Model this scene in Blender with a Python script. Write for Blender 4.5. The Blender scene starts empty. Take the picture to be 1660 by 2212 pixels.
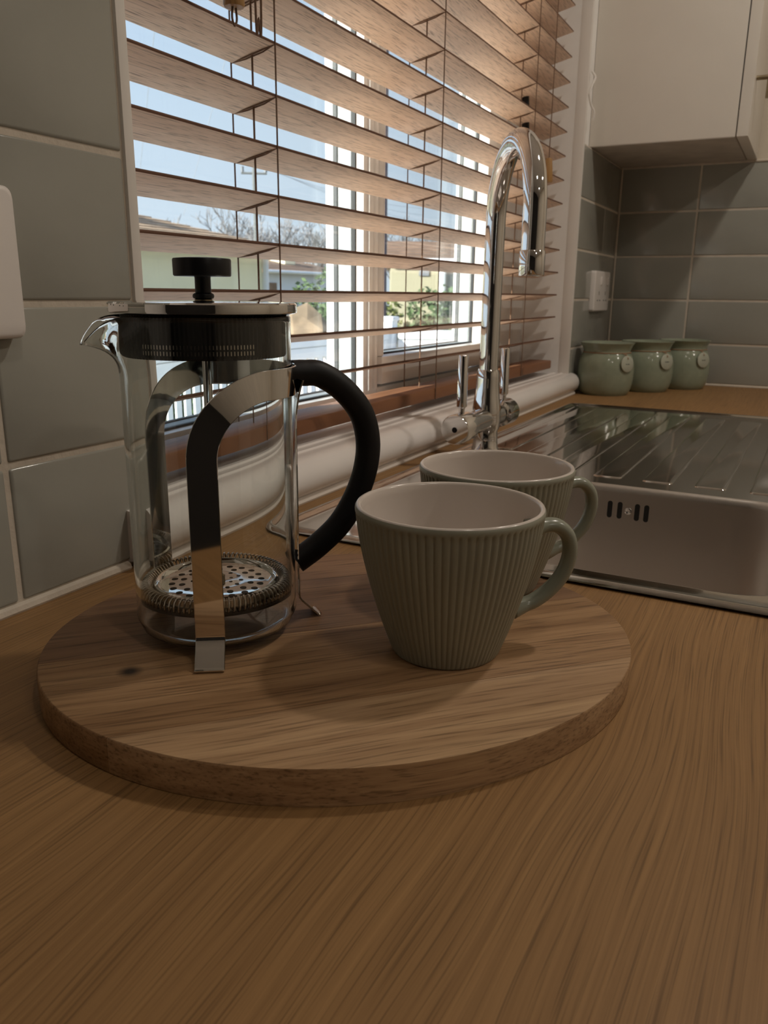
import bpy, bmesh, math, random
from mathutils import Vector, Matrix
from math import sin, cos, pi, radians, sqrt

random.seed(7)
scene = bpy.context.scene
col = scene.collection

# ------------------------------------------------------------------ camera
cam_data = bpy.data.cameras.new('camera')
cam = bpy.data.objects.new('camera', cam_data)
col.objects.link(cam)
cam_data.sensor_fit = 'VERTICAL'
cam_data.sensor_height = 36.0
cam_data.lens = 1722.6 / 2212 * 36.0
cam_data.clip_start = 0.01
cam_data.clip_end = 500
R_ = Vector((0.46039866, -0.88765367, 0.01019995))
D_ = Vector((-0.23015508, -0.13045586, -0.96437021))
F_ = Vector((0.8573574, 0.44164718, -0.2643597))
m = Matrix.Identity(4)
for i in range(3):
    m[i][0] = R_[i]; m[i][1] = -D_[i]; m[i][2] = -F_[i]
m[0][3], m[1][3], m[2][3] = 0.0, -0.44008531, 0.20551277
cam.matrix_world = m
cam_data.dof.use_dof = True
cam_data.dof.focus_distance = 0.46
cam_data.dof.aperture_fstop = 24
scene.camera = cam

# ------------------------------------------------------------------ world
world = bpy.data.worlds.new('sky')
scene.world = world
world.use_nodes = True
wn = world.node_tree
wn.nodes.clear()
w_out = wn.nodes.new('ShaderNodeOutputWorld')
w_bg = wn.nodes.new('ShaderNodeBackground')
w_tc = wn.nodes.new('ShaderNodeTexCoord')
w_sep = wn.nodes.new('ShaderNodeSeparateXYZ')
w_ramp = wn.nodes.new('ShaderNodeValToRGB')
w_ramp.color_ramp.elements[0].position = 0.0
w_ramp.color_ramp.elements[0].color = (0.74, 0.83, 0.95, 1)
w_ramp.color_ramp.elements[1].position = 0.7
w_ramp.color_ramp.elements[1].color = (0.38, 0.54, 0.88, 1)
w_mid = w_ramp.color_ramp.elements.new(0.22)
w_mid.color = (0.61, 0.75, 0.94, 1)
wn.links.new(w_tc.outputs['Generated'], w_sep.inputs[0])
wn.links.new(w_sep.outputs['Z'], w_ramp.inputs['Fac'])
wn.links.new(w_ramp.outputs['Color'], w_bg.inputs['Color'])
w_bg.inputs['Strength'].default_value = 1.14
wn.links.new(w_bg.outputs[0], w_out.inputs[0])

# ------------------------------------------------------------------ sun and room lamps
def sun_lamp():
    l = bpy.data.lights.new('sun', 'SUN')
    l.energy = 15.0
    l.angle = radians(0.6)
    l.color = (1.0, 0.95, 0.87)
    o = bpy.data.objects.new('sun', l); col.objects.link(o)
    d = Vector((0.80, -0.37, -0.41))
    o.rotation_euler = d.to_track_quat('-Z', 'Y').to_euler()
sun_lamp()

def ceiling_lamp(x, y, power, size=0.11):
    l = bpy.data.lights.new('ceiling_spot', 'AREA')
    l.shape = 'DISK'; l.size = size; l.energy = power
    l.color = (1.0, 0.90, 0.79)
    o = bpy.data.objects.new('ceiling_spot', l); col.objects.link(o)
    o.location = (x, y, 1.465)
CEILING_SPOTS = [(1.15, -0.75, 6.2), (0.05, -0.85, 1.5), (1.25, -1.75, 6.0), (-0.3, -1.8, 2.8)]
for s in CEILING_SPOTS:
    ceiling_lamp(*s)

vs = scene.view_settings
vs.view_transform = 'Standard'
vs.look = 'None'
vs.gamma = 1.0
vs.use_curve_mapping = False
vs.exposure = 0.0
scene.display_settings.display_device = 'sRGB'
cy = scene.cycles
cy.use_denoising = True
cy.max_bounces = 14
cy.transmission_bounces = 12
cy.transparent_max_bounces = 24
cy.glossy_bounces = 6
cy.diffuse_bounces = 5
cy.sample_clamp_indirect = 4.0
cy.blur_glossy = 0.3

# ------------------------------------------------------------------ material helpers
def new_mat(name):
    mt = bpy.data.materials.new(name); mt.use_nodes = True
    nt = mt.node_tree
    return mt, nt, nt.nodes['Principled BSDF'], nt.nodes['Material Output']

def N(nt, kind, **kw):
    n = nt.nodes.new(kind)
    for k, v in kw.items():
        if k.startswith('_'):
            setattr(n, k[1:], v)
        else:
            n.inputs[k.replace('__', ' ')].default_value = v
    return n

def ramp(nt, stops):
    n = nt.nodes.new('ShaderNodeValToRGB')
    e = n.color_ramp.elements
    while len(e) < len(stops): e.new(0.5)
    for q, (p, c) in zip(e, stops):
        q.position = p; q.color = (*c, 1)
    return n

def simple(name, color, rough=0.5, metal=0.0, spec=None, coat=0.0, var=0.05, vscale=12.0, bump=0.0, bscale=60.0):
    mt, nt, b, out = new_mat(name)
    b.inputs['Roughness'].default_value = rough
    b.inputs['Metallic'].default_value = metal
    if spec is not None: b.inputs['Specular IOR Level'].default_value = spec
    if coat: b.inputs['Coat Weight'].default_value = coat; b.inputs['Coat Roughness'].default_value = 0.08
    tc = N(nt, 'ShaderNodeTexCoord')
    nz = N(nt, 'ShaderNodeTexNoise', Scale=vscale, Detail=3.0)
    nt.links.new(tc.outputs['Object'], nz.inputs['Vector'])
    rp = ramp(nt, [(0.3, tuple(c * (1 - var) for c in color)), (0.7, tuple(min(1, c * (1 + var)) for c in color))])
    nt.links.new(nz.outputs['Fac'], rp.inputs['Fac'])
    nt.links.new(rp.outputs['Color'], b.inputs['Base Color'])
    if bump:
        n2 = N(nt, 'ShaderNodeTexNoise', Scale=bscale, Detail=2.0)
        nt.links.new(tc.outputs['Object'], n2.inputs['Vector'])
        bp = N(nt, 'ShaderNodeBump', Strength=bump, Distance=0.002)
        nt.links.new(n2.outputs['Fac'], bp.inputs['Height'])
        nt.links.new(bp.outputs['Normal'], b.inputs['Normal'])
    return mt

def wood(name, dark, light, across=(1.0, 40.0, 1.0), fine=(5.0, 420.0, 5.0), warp=0.012, rough=0.45, spec=0.35,
         big=(0.6, 6.0, 0.6), bump=0.15, contrast=1.0, poremix=0.35, axis='XYZ', knot=None):
    """timber whose grain runs along the object's X axis"""
    mt, nt, b, out = new_mat(name)
    L = nt.links.new
    tc = N(nt, 'ShaderNodeTexCoord')
    wz = N(nt, 'ShaderNodeTexNoise', Scale=3.2, Detail=2.0)
    wm = N(nt, 'ShaderNodeMapping'); wm.inputs['Scale'].default_value = (0.8, 3.0, 1.0)
    L(tc.outputs['Object'], wm.inputs['Vector']); L(wm.outputs[0], wz.inputs['Vector'])
    sub = N(nt, 'ShaderNodeVectorMath', _operation='SUBTRACT'); sub.inputs[1].default_value = (0.5, 0.5, 0.5)
    L(wz.outputs['Color'], sub.inputs[0])
    sc = N(nt, 'ShaderNodeVectorMath', _operation='MULTIPLY'); sc.inputs[1].default_value = (0.0, warp * 4, warp)
    L(sub.outputs[0], sc.inputs[0])
    add = N(nt, 'ShaderNodeVectorMath', _operation='ADD')
    L(tc.outputs['Object'], add.inputs[0]); L(sc.outputs[0], add.inputs[1])
    vec = add.outputs[0]
    if knot:
        # grain lines sweep round a knot: push the coordinate away from its centre
        kd = N(nt, 'ShaderNodeVectorMath', _operation='SUBTRACT'); kd.inputs[1].default_value = knot
        L(tc.outputs['Object'], kd.inputs[0])
        kl = N(nt, 'ShaderNodeVectorMath', _operation='LENGTH'); L(kd.outputs[0], kl.inputs[0])
        kr = N(nt, 'ShaderNodeMapRange'); kr.inputs['From Min'].default_value = 0.002; kr.inputs['From Max'].default_value = 0.0075
        kr.inputs['To Min'].default_value = 1.0; kr.inputs['To Max'].default_value = 0.0
        L(kl.outputs['Value'], kr.inputs['Value'])
    def noise(scale3, s, det, ro=0.55):
        mp = N(nt, 'ShaderNodeMapping'); mp.inputs['Scale'].default_value = scale3
        L(vec, mp.inputs['Vector'])
        nz = N(nt, 'ShaderNodeTexNoise', Scale=s, Detail=det, Roughness=ro)
        L(mp.outputs[0], nz.inputs['Vector'])
        return nz.outputs['Fac']
    f1 = noise(across, 1.0, 5.0)
    f2 = noise(fine, 1.0, 2.0)
    f3 = noise(big, 1.0, 2.0)
    a1 = N(nt, 'ShaderNodeMath', _operation='MULTIPLY'); a1.inputs[1].default_value = 0.5; L(f1, a1.inputs[0])
    a2 = N(nt, 'ShaderNodeMath', _operation='MULTIPLY_ADD'); a2.inputs[1].default_value = 0.3; L(f3, a2.inputs[0]); L(a1.outputs[0], a2.inputs[2])
    a3 = N(nt, 'ShaderNodeMath', _operation='MULTIPLY_ADD'); a3.inputs[1].default_value = 0.2; L(f2, a3.inputs[0]); L(a2.outputs[0], a3.inputs[2])
    h = 0.14 / contrast
    rp = ramp(nt, [(0.5 - h, dark), (0.5, tuple((p + q) / 2 for p, q in zip(dark, light))), (0.5 + h, light)])
    L(a3.outputs[0], rp.inputs['Fac'])
    # pores: thin dark dashes
    pr = ramp(nt, [(0.33, (1 - poremix,) * 3), (0.46, (1, 1, 1))])
    L(f2, pr.inputs['Fac'])
    mx = N(nt, 'ShaderNodeMixRGB', _blend_type='MULTIPLY'); mx.inputs['Fac'].default_value = 1.0
    L(rp.outputs['Color'], mx.inputs['Color1']); L(pr.outputs['Color'], mx.inputs['Color2'])
    colr = mx.outputs['Color']
    if knot:
        m2 = N(nt, 'ShaderNodeMixRGB', _blend_type='MIX')
        L(kr.outputs['Result'], m2.inputs['Fac']); L(colr, m2.inputs['Color1']); m2.inputs['Color2'].default_value = (0.03, 0.017, 0.01, 1)
        colr = m2.outputs['Color']
    L(colr, b.inputs['Base Color'])
    b.inputs['Roughness'].default_value = rough
    b.inputs['Specular IOR Level'].default_value = spec
    bp = N(nt, 'ShaderNodeBump', Strength=bump, Distance=0.0006)
    L(a3.outputs[0], bp.inputs['Height']); L(bp.outputs['Normal'], b.inputs['Normal'])
    return mt

def glass_pane_mat(name):
    mt = bpy.data.materials.new(name); mt.use_nodes = True
    nt = mt.node_tree; nt.nodes.clear()
    out = N(nt, 'ShaderNodeOutputMaterial')
    tr = N(nt, 'ShaderNodeBsdfTransparent'); tr.inputs['Color'].default_value = (0.97, 0.985, 0.98, 1)
    gl = N(nt, 'ShaderNodeBsdfGlossy'); gl.inputs['Roughness'].default_value = 0.0
    fr = N(nt, 'ShaderNodeFresnel', IOR=1.35)
    ge = N(nt, 'ShaderNodeNewGeometry')           # the far side of the pane meets air again, not a denser body
    mi = N(nt, 'ShaderNodeMath', _operation='MULTIPLY_ADD'); mi.inputs[1].default_value = 1 / 1.35 - 1.35; mi.inputs[2].default_value = 1.35
    nt.links.new(ge.outputs['Backfacing'], mi.inputs[0]); nt.links.new(mi.outputs[0], fr.inputs['IOR'])
    mx = N(nt, 'ShaderNodeMixShader')
    nt.links.new(fr.outputs[0], mx.inputs[0]); nt.links.new(tr.outputs[0], mx.inputs[1]); nt.links.new(gl.outputs[0], mx.inputs[2])
    nt.links.new(mx.outputs[0], out.inputs[0])
    return mt

def tile_mat(name, color):
    mt, nt, b, out = new_mat(name)
    L = nt.links.new
    tc = N(nt, 'ShaderNodeTexCoord'); oi = N(nt, 'ShaderNodeObjectInfo')
    nz = N(nt, 'ShaderNodeTexNoise', Scale=9.0, Detail=4.0)
    L(tc.outputs['Object'], nz.inputs['Vector'])
    ad = N(nt, 'ShaderNodeMath', _operation='MULTIPLY_ADD'); ad.inputs[1].default_value = 0.5
    L(oi.outputs['Random'], ad.inputs[0])
    hf = N(nt, 'ShaderNodeMath', _operation='MULTIPLY'); hf.inputs[1].default_value = 0.5; L(nz.outputs['Fac'], hf.inputs[0])
    L(hf.outputs[0], ad.inputs[2])
    rp = ramp(nt, [(0.2, tuple(c * 0.90 for c in color)), (0.8, tuple(c * 1.08 for c in color))])
    L(ad.outputs[0], rp.inputs['Fac']); L(rp.outputs['Color'], b.inputs['Base Color'])
    b.inputs['Roughness'].default_value = 0.16
    b.inputs['Specular IOR Level'].default_value = 0.5
    n2 = N(nt, 'ShaderNodeTexNoise', Scale=22.0, Detail=2.0)
    n3 = N(nt, 'ShaderNodeTexNoise', Scale=130.0, Detail=2.0)
    L(tc.outputs['Object'], n2.inputs['Vector']); L(tc.outputs['Object'], n3.inputs['Vector'])
    mad = N(nt, 'ShaderNodeMath', _operation='MULTIPLY_ADD'); mad.inputs[1].default_value = 0.12
    L(n3.outputs['Fac'], mad.inputs[0]); L(n2.outputs['Fac'], mad.inputs[2])
    bp = N(nt, 'ShaderNodeBump', Strength=0.35, Distance=0.0022)
    L(mad.outputs[0], bp.inputs['Height']); L(bp.outputs['Normal'], b.inputs['Normal'])
    return mt

def steel(name, color, rough, aniso=0.0, streak=None):
    mt, nt, b, out = new_mat(name)
    b.inputs['Metallic'].default_value = 1.0
    b.inputs['Base Color'].default_value = (*color, 1)
    tc = N(nt, 'ShaderNodeTexCoord')
    nz = N(nt, 'ShaderNodeTexNoise', Scale=1.0, Detail=3.0)
    mp = N(nt, 'ShaderNodeMapping'); mp.inputs['Scale'].default_value = streak or (30, 30, 30)
    nt.links.new(tc.outputs['Object'], mp.inputs[0]); nt.links.new(mp.outputs[0], nz.inputs['Vector'])
    mr = N(nt, 'ShaderNodeMapRange'); mr.inputs['To Min'].default_value = rough * 0.75; mr.inputs['To Max'].default_value = rough * 1.25
    nt.links.new(nz.outputs['Fac'], mr.inputs['Value']); nt.links.new(mr.outputs[0], b.inputs['Roughness'])
    return mt

M = {}
M['oak'] = wood('oak_worktop', (0.19, 0.100, 0.038), (0.365, 0.207, 0.083), across=(3.0, 420.0, 1.0), fine=(12.0, 980.0, 7.0),
                warp=0.011, rough=0.5, spec=0.3, big=(0.8, 10.0, 0.7), bump=0.25, contrast=0.72, poremix=0.30)
AC = dict(across=(4.0, 90.0, 280.0), fine=(22.0, 620.0, 900.0), big=(2.5, 34.0, 30.0), warp=0.007, rough=0.5, spec=0.3, bump=0.2, poremix=0.34)
M['plank_a'] = wood('acacia_red', (0.15, 0.076, 0.038), (0.29, 0.165, 0.088), **AC)
M['plank_b'] = wood('acacia_knotty', (0.22, 0.115, 0.05), (0.43, 0.26, 0.13), knot=(0.1185, 0.0177, 0.018), **AC)
M['plank_c'] = wood('acacia_pale', (0.31, 0.18, 0.09), (0.56, 0.37, 0.205), **AC)
M['plank_d'] = wood('acacia_dark', (0.18, 0.09, 0.045), (0.36, 0.20, 0.10), **AC)
M['slat'] = wood('blind_timber', (0.66, 0.50, 0.395), (0.83, 0.67, 0.55), across=(3.0, 150.0, 30.0), fine=(38.0, 900.0, 200.0),
                 big=(0.5, 24.0, 6.0), warp=0.004, rough=0.6, spec=0.2, bump=0.25, contrast=0.9, poremix=0.5)
M['slat_edge_shade'] = wood('shaded_timber_edge', (0.09, 0.045, 0.03), (0.16, 0.08, 0.05), rough=0.6, spec=0.2)  # dark edge colour stands in for shade on the unlit room side
M['rail'] = wood('blind_rail_timber', (0.19, 0.080, 0.038), (0.30, 0.14, 0.07), across=(2.0, 60.0, 40.0), rough=0.5, spec=0.3)
M['tassel'] = wood('tassel_timber', (0.30, 0.16, 0.06), (0.42, 0.24, 0.09), rough=0.45, spec=0.3)
M['cord'] = simple('blind_cord', (0.16, 0.09, 0.055), 0.8, var=0.2, vscale=400)
M['tile'] = tile_mat('sage_tile', (0.33, 0.325, 0.285))
M['grout'] = simple('beige_grout', (0.60, 0.53, 0.44), 0.9, var=0.06, vscale=60, bump=0.2, bscale=300)
M['white_paint'] = simple('white_paint', (0.74, 0.70, 0.65), 0.6, bump=0.05)
M['reveal_paint'] = simple('reveal_paint', (0.90, 0.88, 0.85), 0.55, bump=0.05)
M['cream_paint'] = simple('cream_wall_paint', (0.66, 0.59, 0.48), 0.8)
M['ceiling_paint'] = simple('ceiling_paint', (0.88, 0.86, 0.82), 0.85)
M['floor'] = simple('floor_vinyl', (0.20, 0.16, 0.13), 0.5)
M['dark_reflect_paint'] = simple('dark_reflect_wall_paint', (0.022, 0.019, 0.017), 0.8)  # near-black so the coffee press reflects darkness from this unseen wall
M['upvc'] = simple('white_upvc', (0.80, 0.79, 0.78), 0.28, var=0.02)
M['sill'] = simple('gloss_sill', (0.80, 0.76, 0.73), 0.22, var=0.02)
M['trim'] = simple('white_tile_trim', (0.80, 0.76, 0.71), 0.4, var=0.02)
M['sealant'] = simple('white_sealant', (0.72, 0.66, 0.60), 0.5, var=0.03)
M['gasket'] = simple('black_gasket', (0.02, 0.022, 0.025), 0.6)
M['spacer'] = simple('window_spacer', (0.27, 0.30, 0.32), 0.5, vscale=900, var=0.12)
M['pane'] = glass_pane_mat('window_glass')
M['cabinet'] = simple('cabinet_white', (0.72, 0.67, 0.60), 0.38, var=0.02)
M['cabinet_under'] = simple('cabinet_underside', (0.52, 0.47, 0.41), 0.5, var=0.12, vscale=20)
M['socket'] = simple('white_plastic', (0.78, 0.73, 0.69), 0.3, var=0.01)
M['dark_slot'] = simple('dark_slot', (0.012, 0.011, 0.010), 0.7)
M['chrome'] = steel('polished_chrome', (0.82, 0.81, 0.80), 0.045)
M['tap_chrome'] = steel('tap_chrome', (0.80, 0.79, 0.79), 0.05)
M['sink_deck'] = steel('stainless_deck', (0.60, 0.57, 0.54), 0.07, streak=(6, 260, 6))
M['sink_bowl'] = steel('stainless_bowl', (0.60, 0.56, 0.52), 0.33, streak=(6, 260, 260))
M['spring'] = steel('spring_steel', (0.58, 0.54, 0.49), 0.22)
M['brass'] = steel('aged_brass', (0.38, 0.31, 0.20), 0.35)
M['black_plastic'] = simple('black_plastic', (0.006, 0.006, 0.007), 0.34, spec=0.3, var=0.1)
M['black_handle'] = simple('black_soft_handle', (0.006, 0.0055, 0.006), 0.5, spec=0.3, var=0.1)
M['mug_green'] = simple('sage_stoneware', (0.30, 0.30, 0.235), 0.40, spec=0.4, var=0.03, vscale=40)
M['mug_handle'] = simple('sage_stoneware_handle', (0.265, 0.275, 0.215), 0.24, spec=0.5, var=0.03, vscale=40)
M['mug_inside'] = simple('pale_glaze', (0.68, 0.61, 0.55), 0.16, spec=0.5, var=0.02)
M['jar'] = simple('sage_crackle_glaze', (0.27, 0.305, 0.225), 0.14, spec=0.5, var=0.08, vscale=50)
M['jar_tag'] = simple('jar_tag_glaze', (0.42, 0.44, 0.36), 0.3, var=0.05)
M['twine'] = simple('jute_twine', (0.36, 0.20, 0.11), 0.9)
M['ink'] = simple('dark_ink', (0.03, 0.03, 0.03), 0.7)
def clear_glass():
    mt = bpy.data.materials.new('beaker_glass'); mt.use_nodes = True
    nt = mt.node_tree; nt.nodes.clear()
    out = N(nt, 'ShaderNodeOutputMaterial')
    g = N(nt, 'ShaderNodeBsdfGlass', IOR=1.47, Roughness=0.0)
    g.inputs['Color'].default_value = (0.975, 0.985, 0.98, 1)
    nt.links.new(g.outputs[0], out.inputs[0])
    return mt
M['glass'] = clear_glass()

# ------------------------------------------------------------------ mesh helpers
def obj(name, bm, mat, parent=None, smooth=True, loc=None, angle=40):
    bmesh.ops.recalc_face_normals(bm, faces=bm.faces)
    me = bpy.data.meshes.new(name)
    bm.to_mesh(me); bm.free()
    if isinstance(mat, (list, tuple)):
        for q in mat: me.materials.append(q)
    else:
        me.materials.append(mat)
    if smooth:
        me.shade_smooth()
        if angle < 180: me.set_sharp_from_angle(angle=radians(angle))
    o = bpy.data.objects.new(name, me)
    col.objects.link(o)
    if parent: o.parent = parent
    if loc: o.location = loc
    return o

def link(name, me, parent=None, loc=(0, 0, 0), rot=(0, 0, 0)):
    o = bpy.data.objects.new(name, me); col.objects.link(o)
    if parent: o.parent = parent
    o.location = loc; o.rotation_euler = rot
    return o

def thing(name, label, cat, loc=(0, 0, 0), rz=0.0, group=None):
    o = bpy.data.objects.new(name, None); col.objects.link(o)
    o.empty_display_size = 0.02
    o.location = loc; o.rotation_euler = (0, 0, rz)
    tag(o, label, cat, group)
    return o

def tag(o, label, cat, group=None):
    o['label'] = label; o['category'] = cat
    if group: o['group'] = group
    return o

def struct(o, kind='structure'):
    o['kind'] = kind
    return o

def copy_tree(o, parent=None):
    c = o.copy(); col.objects.link(c)
    c.parent = parent
    for ch in list(o.children): copy_tree(ch, c)
    return c

def box(bm, lo, hi, bev=0.0, seg=2):
    x0, y0, z0 = lo; x1, y1, z1 = hi
    vs_ = [bm.verts.new(p) for p in ((x0, y0, z0), (x1, y0, z0), (x1, y1, z0), (x0, y1, z0), (x0, y0, z1), (x1, y0, z1), (x1, y1, z1), (x0, y1, z1))]
    fs = [bm.faces.new([vs_[i] for i in q]) for q in ((0, 3, 2, 1), (4, 5, 6, 7), (0, 1, 5, 4), (1, 2, 6, 5), (2, 3, 7, 6), (3, 0, 4, 7))]
    if bev:
        es = list({e for f_ in fs for e in f_.edges})
        bmesh.ops.bevel(bm, geom=es, offset=bev, segments=seg, affect='EDGES', profile=0.6)
    return bm

def B(lo, hi, bev=0.0, seg=2):
    return box(bmesh.new(), lo, hi, bev, seg)

def lathe(bm, prof, seg=64, c=(0, 0, 0), cap0=False, cap1=False):
    rings = []
    for (r, z) in prof:
        if r < 1e-6:
            rings.append([bm.verts.new((c[0], c[1], c[2] + z))])
        else:
            rings.append([bm.verts.new((c[0] + r * cos(2 * pi * k / seg), c[1] + r * sin(2 * pi * k / seg), c[2] + z)) for k in range(seg)])
    for a, b in zip(rings, rings[1:]):
        for k in range(seg):
            k2 = (k + 1) % seg
            if len(a) == 1 and len(b) == 1: continue
            if len(a) == 1: bm.faces.new((a[0], b[k], b[k2]))
            elif len(b) == 1: bm.faces.new((a[k], a[k2], b[0]))
            else: bm.faces.new((a[k], a[k2], b[k2], b[k]))
    if cap0 and len(rings[0]) > 1: bm.faces.new(list(reversed(rings[0])))
    if cap1 and len(rings[-1]) > 1: bm.faces.new(rings[-1])
    return bm

def catmull(pts, n):
    P = [Vector(p) for p in pts]
    P = [2 * P[0] - P[1]] + P + [2 * P[-1] - P[-2]]
    out = []
    for i in range(1, len(P) - 2):
        for k in range(n):
            t = k / n
            a, b, c, d = P[i - 1], P[i], P[i + 1], P[i + 2]
            out.append(0.5 * ((2 * b) + (c - a) * t + (2 * a - 5 * b + 4 * c - d) * t * t + (3 * b - a - 3 * c + d) * t ** 3))
    out.append(P[-2])
    return out

def tube(bm, pts, rad, seg=12, caps=True, closed=False, flat=None, up=None):
    """sweep along pts; rad a number or list; flat = (a, b) factors along the frame's two axes; up fixes the frame"""
    P = [Vector(p) for p in pts]; n = len(P)
    rads = rad if isinstance(rad, (list, tuple)) else [rad] * n
    T = []
    for i in range(n):
        if closed: t = P[(i + 1) % n] - P[i - 1]
        else: t = P[min(i + 1, n - 1)] - P[max(i - 1, 0)]
        T.append(t.normalized())
    a = Vector(up) if up else (Vector((0, 0, 1)) if abs(T[0].z) < 0.9 else Vector((1, 0, 0)))
    rings = []
    for i in range(n):
        if up: a = Vector(up)
        u = (a - T[i] * a.dot(T[i])).normalized(); v = T[i].cross(u)
        if not up: a = u
        fa, fb = flat or (1, 1)
        rings.append([bm.verts.new(P[i] + rads[i] * (fa * cos(2 * pi * k / seg) * u + fb * sin(2 * pi * k / seg) * v)) for k in range(seg)])
    for i in range(n if closed else n - 1):
        A, B_ = rings[i], rings[(i + 1) % n]
        for k in range(seg):
            k2 = (k + 1) % seg
            bm.faces.new((A[k], A[k2], B_[k2], B_[k]))
    if caps and not closed:
        bm.faces.new(list(reversed(rings[0]))); bm.faces.new(rings[-1])
    return bm

def rrect(x0, y0, x1, y1, r, n=8):
    pts = []
    for cx, cy_, a0 in ((x1 - r, y1 - r, 0), (x0 + r, y1 - r, 90), (x0 + r, y0 + r, 180), (x1 - r, y0 + r, 270)):
        for k in range(n + 1):
            a = radians(a0 + 90 * k / n)
            pts.append((cx + r * cos(a), cy_ + r * sin(a)))
    return pts

def loft(bm, loops, close_top=False, close_bottom=False):
    V = [[bm.verts.new(p) for p in lp] for lp in loops]
    for a, b in zip(V, V[1:]):
        n = len(a)
        for k in range(n):
            k2 = (k + 1) % n
            bm.faces.new((a[k], a[k2], b[k2], b[k]))
    if close_bottom: bm.faces.new(list(reversed(V[0])))
    if close_top: bm.faces.new(V[-1])
    return bm

def extrude_x(bm, prof, x0, x1):
    """closed (y, z) profile extruded along X with caps"""
    a = [bm.verts.new((x0, y, z)) for y, z in prof]; b = [bm.verts.new((x1, y, z)) for y, z in prof]
    n = len(prof)
    for k in range(n):
        k2 = (k + 1) % n
        bm.faces.new((a[k], a[k2], b[k2], b[k]))
    bm.faces.new(list(reversed(a))); bm.faces.new(b)
    return bm

# ------------------------------------------------------------------ room shell
XL, XR, YB, ZF, ZC = -1.6, 2.07, -2.7, -0.90, 1.47
WX0, WX1, WZ0, WZ1 = 0.46, 1.695, 0.0, 1.02     # window opening
YW = 0.0012                                      # grout plane; tile faces stand at y = 0
WT = 0.24

floor = struct(obj('floor', B((XL - 0.1, YB - 0.1, ZF - 0.1), (XR + 0.1, WT, ZF)), M['floor'], smooth=False))
ceil_ = struct(obj('ceiling', B((XL - 0.1, YB - 0.1, ZC), (XR + 0.1, WT, ZC + 0.1)), M['ceiling_paint'], smooth=False))
bm = bmesh.new()
box(bm, (XL - 0.1, 0.0075, ZF), (WX0, WT, ZC)); box(bm, (WX1, 0.0075, ZF), (XR + 0.1, WT, ZC))
box(bm, (WX0, 0.0075, ZF), (WX1, WT, WZ0)); box(bm, (WX0, 0.0075, WZ1), (WX1, WT, ZC))
wall_front = struct(obj('wall_front', bm, M['reveal_paint'], smooth=False))
wall_right = struct(obj('wall_right', B((XR + 0.0075, YB - 0.1, ZF), (XR + 0.1, 0.0075, ZC)), M['cream_paint'], smooth=False))
wall_left = struct(obj('wall_left', B((XL - 0.1, YB - 0.1, ZF), (XL, 0.0075, ZC)), M['dark_reflect_paint'], smooth=False))
wall_back = struct(obj('wall_back', B((XL - 0.1, YB - 0.1, ZF), (XR + 0.1, YB, ZC)), M['cream_paint'], smooth=False))

# ------------------------------------------------------------------ tiles
G = 0.0042                                        # joint width
Z1, TH = 0.0968, 0.1
rows = [(0.004, Z1)] + [(Z1 + TH * k, Z1 + TH * (k + 1)) for k in range(6)]
tile_cache = {}
def tile_mesh(w, h):
    key = (round(w, 4), round(h, 4))
    if key not in tile_cache:
        bm = bmesh.new()
        # front face at local y = 0 looking to -Y, softly rounded arrises
        loops = []
        for ins, dep in ((0.0, 0.0062), (0.0, 0.0014), (0.0005, 0.0005), (0.0016, 0.0)):
            loops.append([(x, dep, z) for x, z in rrect(ins, ins, w - ins, h - ins, 0.0012, 2)])
        loft(bm, loops, close_top=True, close_bottom=True)
        me = bpy.data.meshes.new('tile'); bmesh.ops.recalc_face_normals(bm, faces=bm.faces)
        bm.to_mesh(me); bm.free(); me.materials.append(M['tile'])
        me.shade_smooth(); me.set_sharp_from_angle(angle=radians(50))
        tile_cache[key] = me
    return tile_cache[key]

def tile_run(wall, along, x_joints, row_list, rot=False, origin=(0, 0)):
    for (za, zb) in row_list:
        js = x_joints(za) if callable(x_joints) else x_joints
        for a, b in zip(js, js[1:]):
            w = b - a - G; h = zb - za - G
            me = tile_mesh(w, h)
            if not rot:
                o = link('tile', me, wall, (a + G / 2, 0.0, za + G / 2))
            else:   # right wall: local +x runs towards -Y, faces look to -X
                o = link('tile', me, wall, (XR, -a - G / 2, za + G / 2), (0, 0, -pi / 2))
            o.rotation_euler.x += random.uniform(-1, 1) * 0.0012
            o.rotation_euler.z += random.uniform(-1, 1) * 0.0010

tile_run(wall_front, 'x', [0.03, 0.33, 0.4515], rows[:7])
tile_run(wall_front, 'x', lambda z: [1.7035, 1.93, 2.0685] if 0.28 < z < 0.31 else [1.7035, 2.0685], rows[:5])
tile_run(wall_right, 'y', [0.0015, 0.179, 0.479, 0.779], rows[:5], rot=True)
bm = bmesh.new()
box(bm, (0.03, YW, 0.0), (0.4515, 0.0074, 0.70)); box(bm, (1.7035, YW, 0.0), (XR - YW, 0.0074, rows[4][1]))
obj('grout', bm, M['grout'], wall_front, smooth=False)
obj('grout', B((XR + YW, -0.80, 0.0), (XR + 0.0074, 0.0, rows[4][1])), M['grout'], wall_right, smooth=False)
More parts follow.
